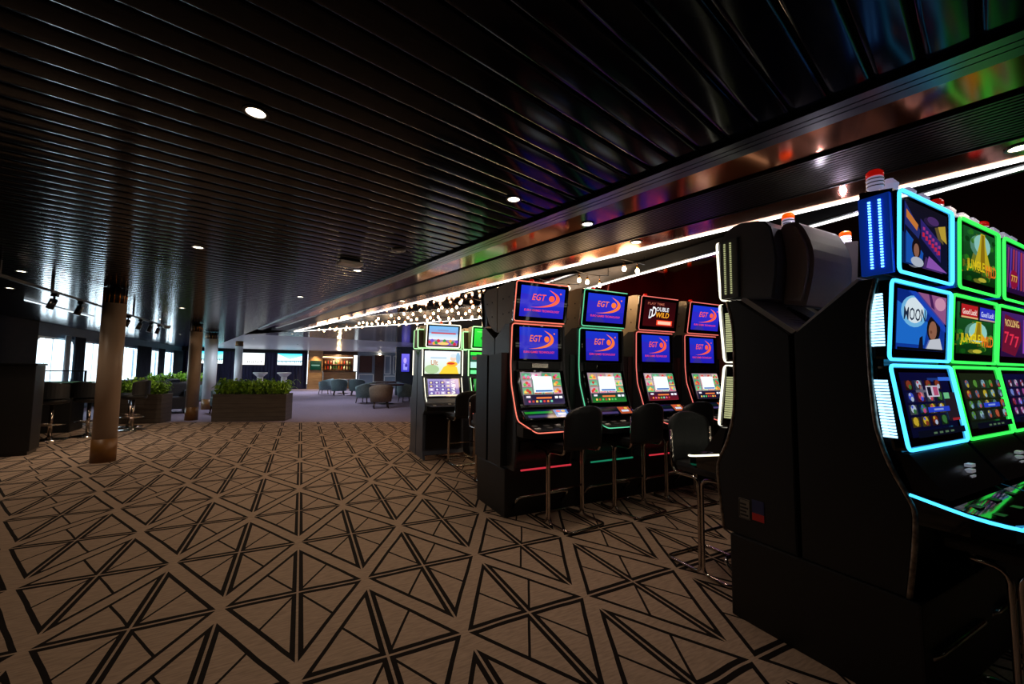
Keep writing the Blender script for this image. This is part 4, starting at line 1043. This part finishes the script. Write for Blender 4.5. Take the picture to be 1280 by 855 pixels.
# ================================================================== FAR WALL: SCREENS, BAR
YF = 27.42
for (xa, xb, z0, z1, k, lab) in [(-5.0, -3.9, 1.46, 2.12, 1, 'wall screen showing a turquoise sea, left of the white columns'), (-3.25, -1.92, 1.41, 2.08, 2, 'wall screen with a pale white picture, behind the slim white column'), (-1.27, .0, 1.42, 2.09, 0, 'wall screen with a beach and blue sky, right of the slim white column')]:
    t = thing('wall_screen', lab, 'screen', ((xa+xb)/2, YF, (z0+z1)/2), 0, 'screens on the navy far wall')
    w_, h_ = xb-xa, z1-z0
    boxobj('bezel', (-w_/2-.02, 0, -h_/2-.02, w_/2+.02, .05, h_/2+.02), BLK, t, .005)
    beach_art(w_, h_, k).build('screen_image', t, Matrix.Translation((0, -.004, 0)), 2.2 if k != 2 else 1.6, step=.0006)
for i in range(11):
    x0 = -5.6+i*.53; bm = B(); n = 14
    A = [bm.verts.new((x0+.5*q/n, 27.47-.035*abs(math.sin(PI*q/n*3)), z)) for z in (.05, 2.12) for q in range(n+1)]
    Bk = [bm.verts.new((x0+.5*q/n, 27.485, z)) for z in (.05, 2.12) for q in range(n+1)]
    for V in (A, Bk):
        for q in range(n): bm.faces.new((V[q], V[q+1], V[n+1+q+1], V[n+1+q]))
    for q in range(n):
        bm.faces.new((A[q], A[q+1], Bk[q+1], Bk[q])); bm.faces.new((A[n+1+q], A[n+2+q], Bk[n+2+q], Bk[n+1+q]))
    for q in (0, n): bm.faces.new((A[q], A[n+1+q], Bk[n+1+q], Bk[q]))
    tag(obj('stage_curtain', bm, NAVY), 'navy drape panel on the far wall, %s from the window side' % ORD[i], 'curtain', 'navy drape panels on the far wall')
bm = B(); bx(bm, .33, 27.2, 0, 1.12, 27.6, 2.3); struct('wall_wood', bm, WOOD)
t = thing('green_sign', 'small green sign with pale writing on the wood panel by the bar', 'sign', (.74, 27.16, 1.42))
boxobj('board', (-.3, 0, -.28, .3, .03, .28), BLK, t, .005)
a = Art(.58, .54, (8, 60, 44), (10, 76, 54)); a.rect(.12, .46, .88, .56, (150, 200, 180)); a.rect(.2, .36, .8, .40, (60, 120, 100)); a.build('sign_face', t, Matrix.Translation((0, -.003, 0)), .8)
lamp('SPOT', 'sign_downlight', (.74, 26.9, 2.25), 200, (1, .74, .4), spot_size=1.6, spot_blend=.8, shadow_soft_size=.05)
# bar
bm = B(); bx(bm, 1.12, 29.2, 0, 3.1, 29.4, 2.5); struct('wall_bar', bm, DWOOD)
bm = B(); bx(bm, 1.12, 27.2, 2.08, 3.1, 27.3, 2.42); struct('trim_4', bm, DWOOD)
t = thing('bar_counter', 'wooden bar counter in the lit recess at the far end', 'bar', (2.15, 27.9, 0))
boxobj('front', (-.95, -.25, 0, .95, .2, 1.02), WOOD, t, .01); boxobj('counter_top', (-1.0, -.32, 1.02, 1.0, .28, 1.08), DWOOD, t, .01)
boxobj('panel', (-.15, -.27, .1, .35, -.245, .95), WOOD, t, .004)
t = thing('bottle_shelf', 'lit shelf of bottles behind the bar counter', 'shelf', (2.1, 29.05, 0))
for x in (-.93, .9): boxobj('side_post', (x, -.12, 0, x+.03, .1, 2.0), DWOOD, t)
for z in (1.15, 1.5, 1.85): boxobj('shelf_board', (-.9, -.12, z, .9, .1, z+.03), DWOOD, t)
boxobj('light_strip', (-.9, -.14, 1.95, .9, -.12, 1.99), glow('warm_shelf_light', (1, .75, .4, 1), 7), t)
R = random.Random(4)
BOT = [mat('bottle_glass_%s' % n, srgb(*c), .1, trans=.3) for n, c in (('amber', (160, 90, 30)), ('green', (40, 90, 50)), ('clear', (200, 200, 190)), ('red', (150, 40, 30)))]
bprof = [(.035, 0), (.036, .02), (.036, .16), (.014, .21), (.013, .26)]
protos = []
for m_ in BOT:
    bm = B(); lathe(bm, bprof, n=10); me = obj('bottle', bm, m_); protos.append(me)
cnt = 0
words = ['amber', 'green', 'clear', 'red']
for z in (1.18, 1.53):
    for i in range(10):
        q = (cnt*3+cnt//4) % 4
        o = protos[q] if protos[q].get('category') is None else protos[q].copy()
        if o.name not in C.objects: C.objects.link(o)
        sh_ = 'lower' if z < 1.3 else 'upper'
        o.location = (1.35+i*.165, 29.03, z); tag(o, '%s glass bottle, %s from the left on the %s back bar shelf' % (words[q], ORD[i], sh_), 'bottle', 'bottles on the %s bar shelf' % sh_); cnt += 1
lamp('POINT', 'bar_glow', (2.1, 28.5, 1.9), 130, (1, .66, .32), shadow_soft_size=.1)
# grey panelled wall right of bar
bm = B(); bx(bm, 3.1, 27.2, 0, 9, 27.4, 2.5); struct('wall_panelled', bm, mat('panel_grey', srgb(116, 128, 142), .5))
bm = B()
def mould(x0, z0, x1, z1):
    for a_ in ((x0, z0, x1, z0+.04), (x0, z1-.04, x1, z1), (x0, z0, x0+.04, z1), (x1-.04, z0, x1, z1)): bx(bm, a_[0], 27.15, a_[1], a_[2], 27.2, a_[3])
for r_ in ((3.2, .2, 4.1, .9), (5.3, .9, 5.9, 2.1), (4.75, .9, 5.15, 2.1), (4.75, .2, 5.9, .8)): mould(*r_)
struct('trim_5', bm, WHITE)
bm = B(); bx(bm, 4.15, 27.1, 0, 4.22, 27.2, 2.1); bx(bm, 4.62, 27.1, 0, 4.69, 27.2, 2.1); bx(bm, 4.15, 27.1, 2.05, 4.69, 27.2, 2.12); bx(bm, 4.22, 27.16, 0, 4.62, 27.2, 2.05); struct('door_1', bm, DWOOD)
t = thing('wall_picture', 'dark framed picture hanging left of the far doorway', 'picture', (3.6, 27.16, 1.5)); boxobj('frame', (-.38, -.02, -.5, .38, .03, .55), DWOOD, t, .01); boxobj('picture', (-.32, -.025, -.44, .32, -.018, .49), mat('dark_picture', srgb(60, 30, 24), .4), t)
t = thing('wall_lamp', 'small warm wall lamp above the far doorway', 'lamp', (4.42, 27.05, 2.12)); bm = B(); lathe(bm, [(.05, 0), (.1, .04), (.06, .1)], n=14); obj('shade', bm, LAMPW, t); boxobj('bracket', (-.02, 0, .04, .02, .1, .08), BRASS, t)
t = thing('poster_screen', 'upright screen with a violet picture on the grey wall left of the far slot machine', 'screen', (4.42, 19.75, 1.55)); boxobj('bezel', (-.22, -.01, -.46, .22, .05, .46), BLK, t, .005)
a = Art(.38, .86, (60, 60, 190), (120, 110, 240)); a.ell(.45, .62, .2, .16, (190, 170, 255)); a.rect(.25, .1, .75, .45, (150, 150, 250)); a.ell(.6, .35, .15, .1, (60, 40, 150)); a.build('screen_image', t, Matrix.Translation((0, -.014, 0)), 1.1)
lamp('SPOT', 'lounge_fill', (4.9, 24.5, 2.26), 260, (.75, .85, 1), spot_size=2.6, spot_blend=.9, shadow_soft_size=.08)  # added fill without a fixture, brightens the grey panelled wall
# thin red neon arcs on the dark red wall
t = thing('neon_sign', 'thin red neon arcs on the dark red wall behind the middle row', 'sign')
bm = B(); tube(bm, smooth_path([(7.4, 8.06, 2.1), (6.9, 8.06, 1.5), (7.1, 8.06, .8), (7.6, 8.06, .5)], 6), .009, 6); obj('neon_arc', bm, NEON['red'], t)
bm = B(); tube(bm, smooth_path([(5.6, 8.06, 2.1), (5.2, 8.06, 1.6), (5.4, 8.06, 1.0)], 6), .009, 6); obj('neon_arc', bm, NEON['red'], t)
boxobj('back_plate', (5.4, 8.075, 1.45, 7.2, 8.099, 1.62), BLK, t)
for x in (5.3, 6.6, 8):
    lamp('SPOT', 'red_wall_fill', (x, 6.9, 2.25), 60, (1, .16, .12), spot_size=2.4, spot_blend=1, shadow_soft_size=.1, rot=(math.radians(35), 0, 0))  # red fill added to lift the dark wall, no fixture there
lamp('POINT', 'white_lens_glow', (XB+P1*1.5+.02, YC1+.17, 2.19), 2.0, (.9, .75, 1), shadow_soft_size=.012)
lamp('POINT', 'shell_fill', (XB+P1*.5+.02, YC1+.0, 2.2), 1.2, (.95, .85, 1), shadow_soft_size=.008)  # pale fill added above the rear machine to brighten its shells
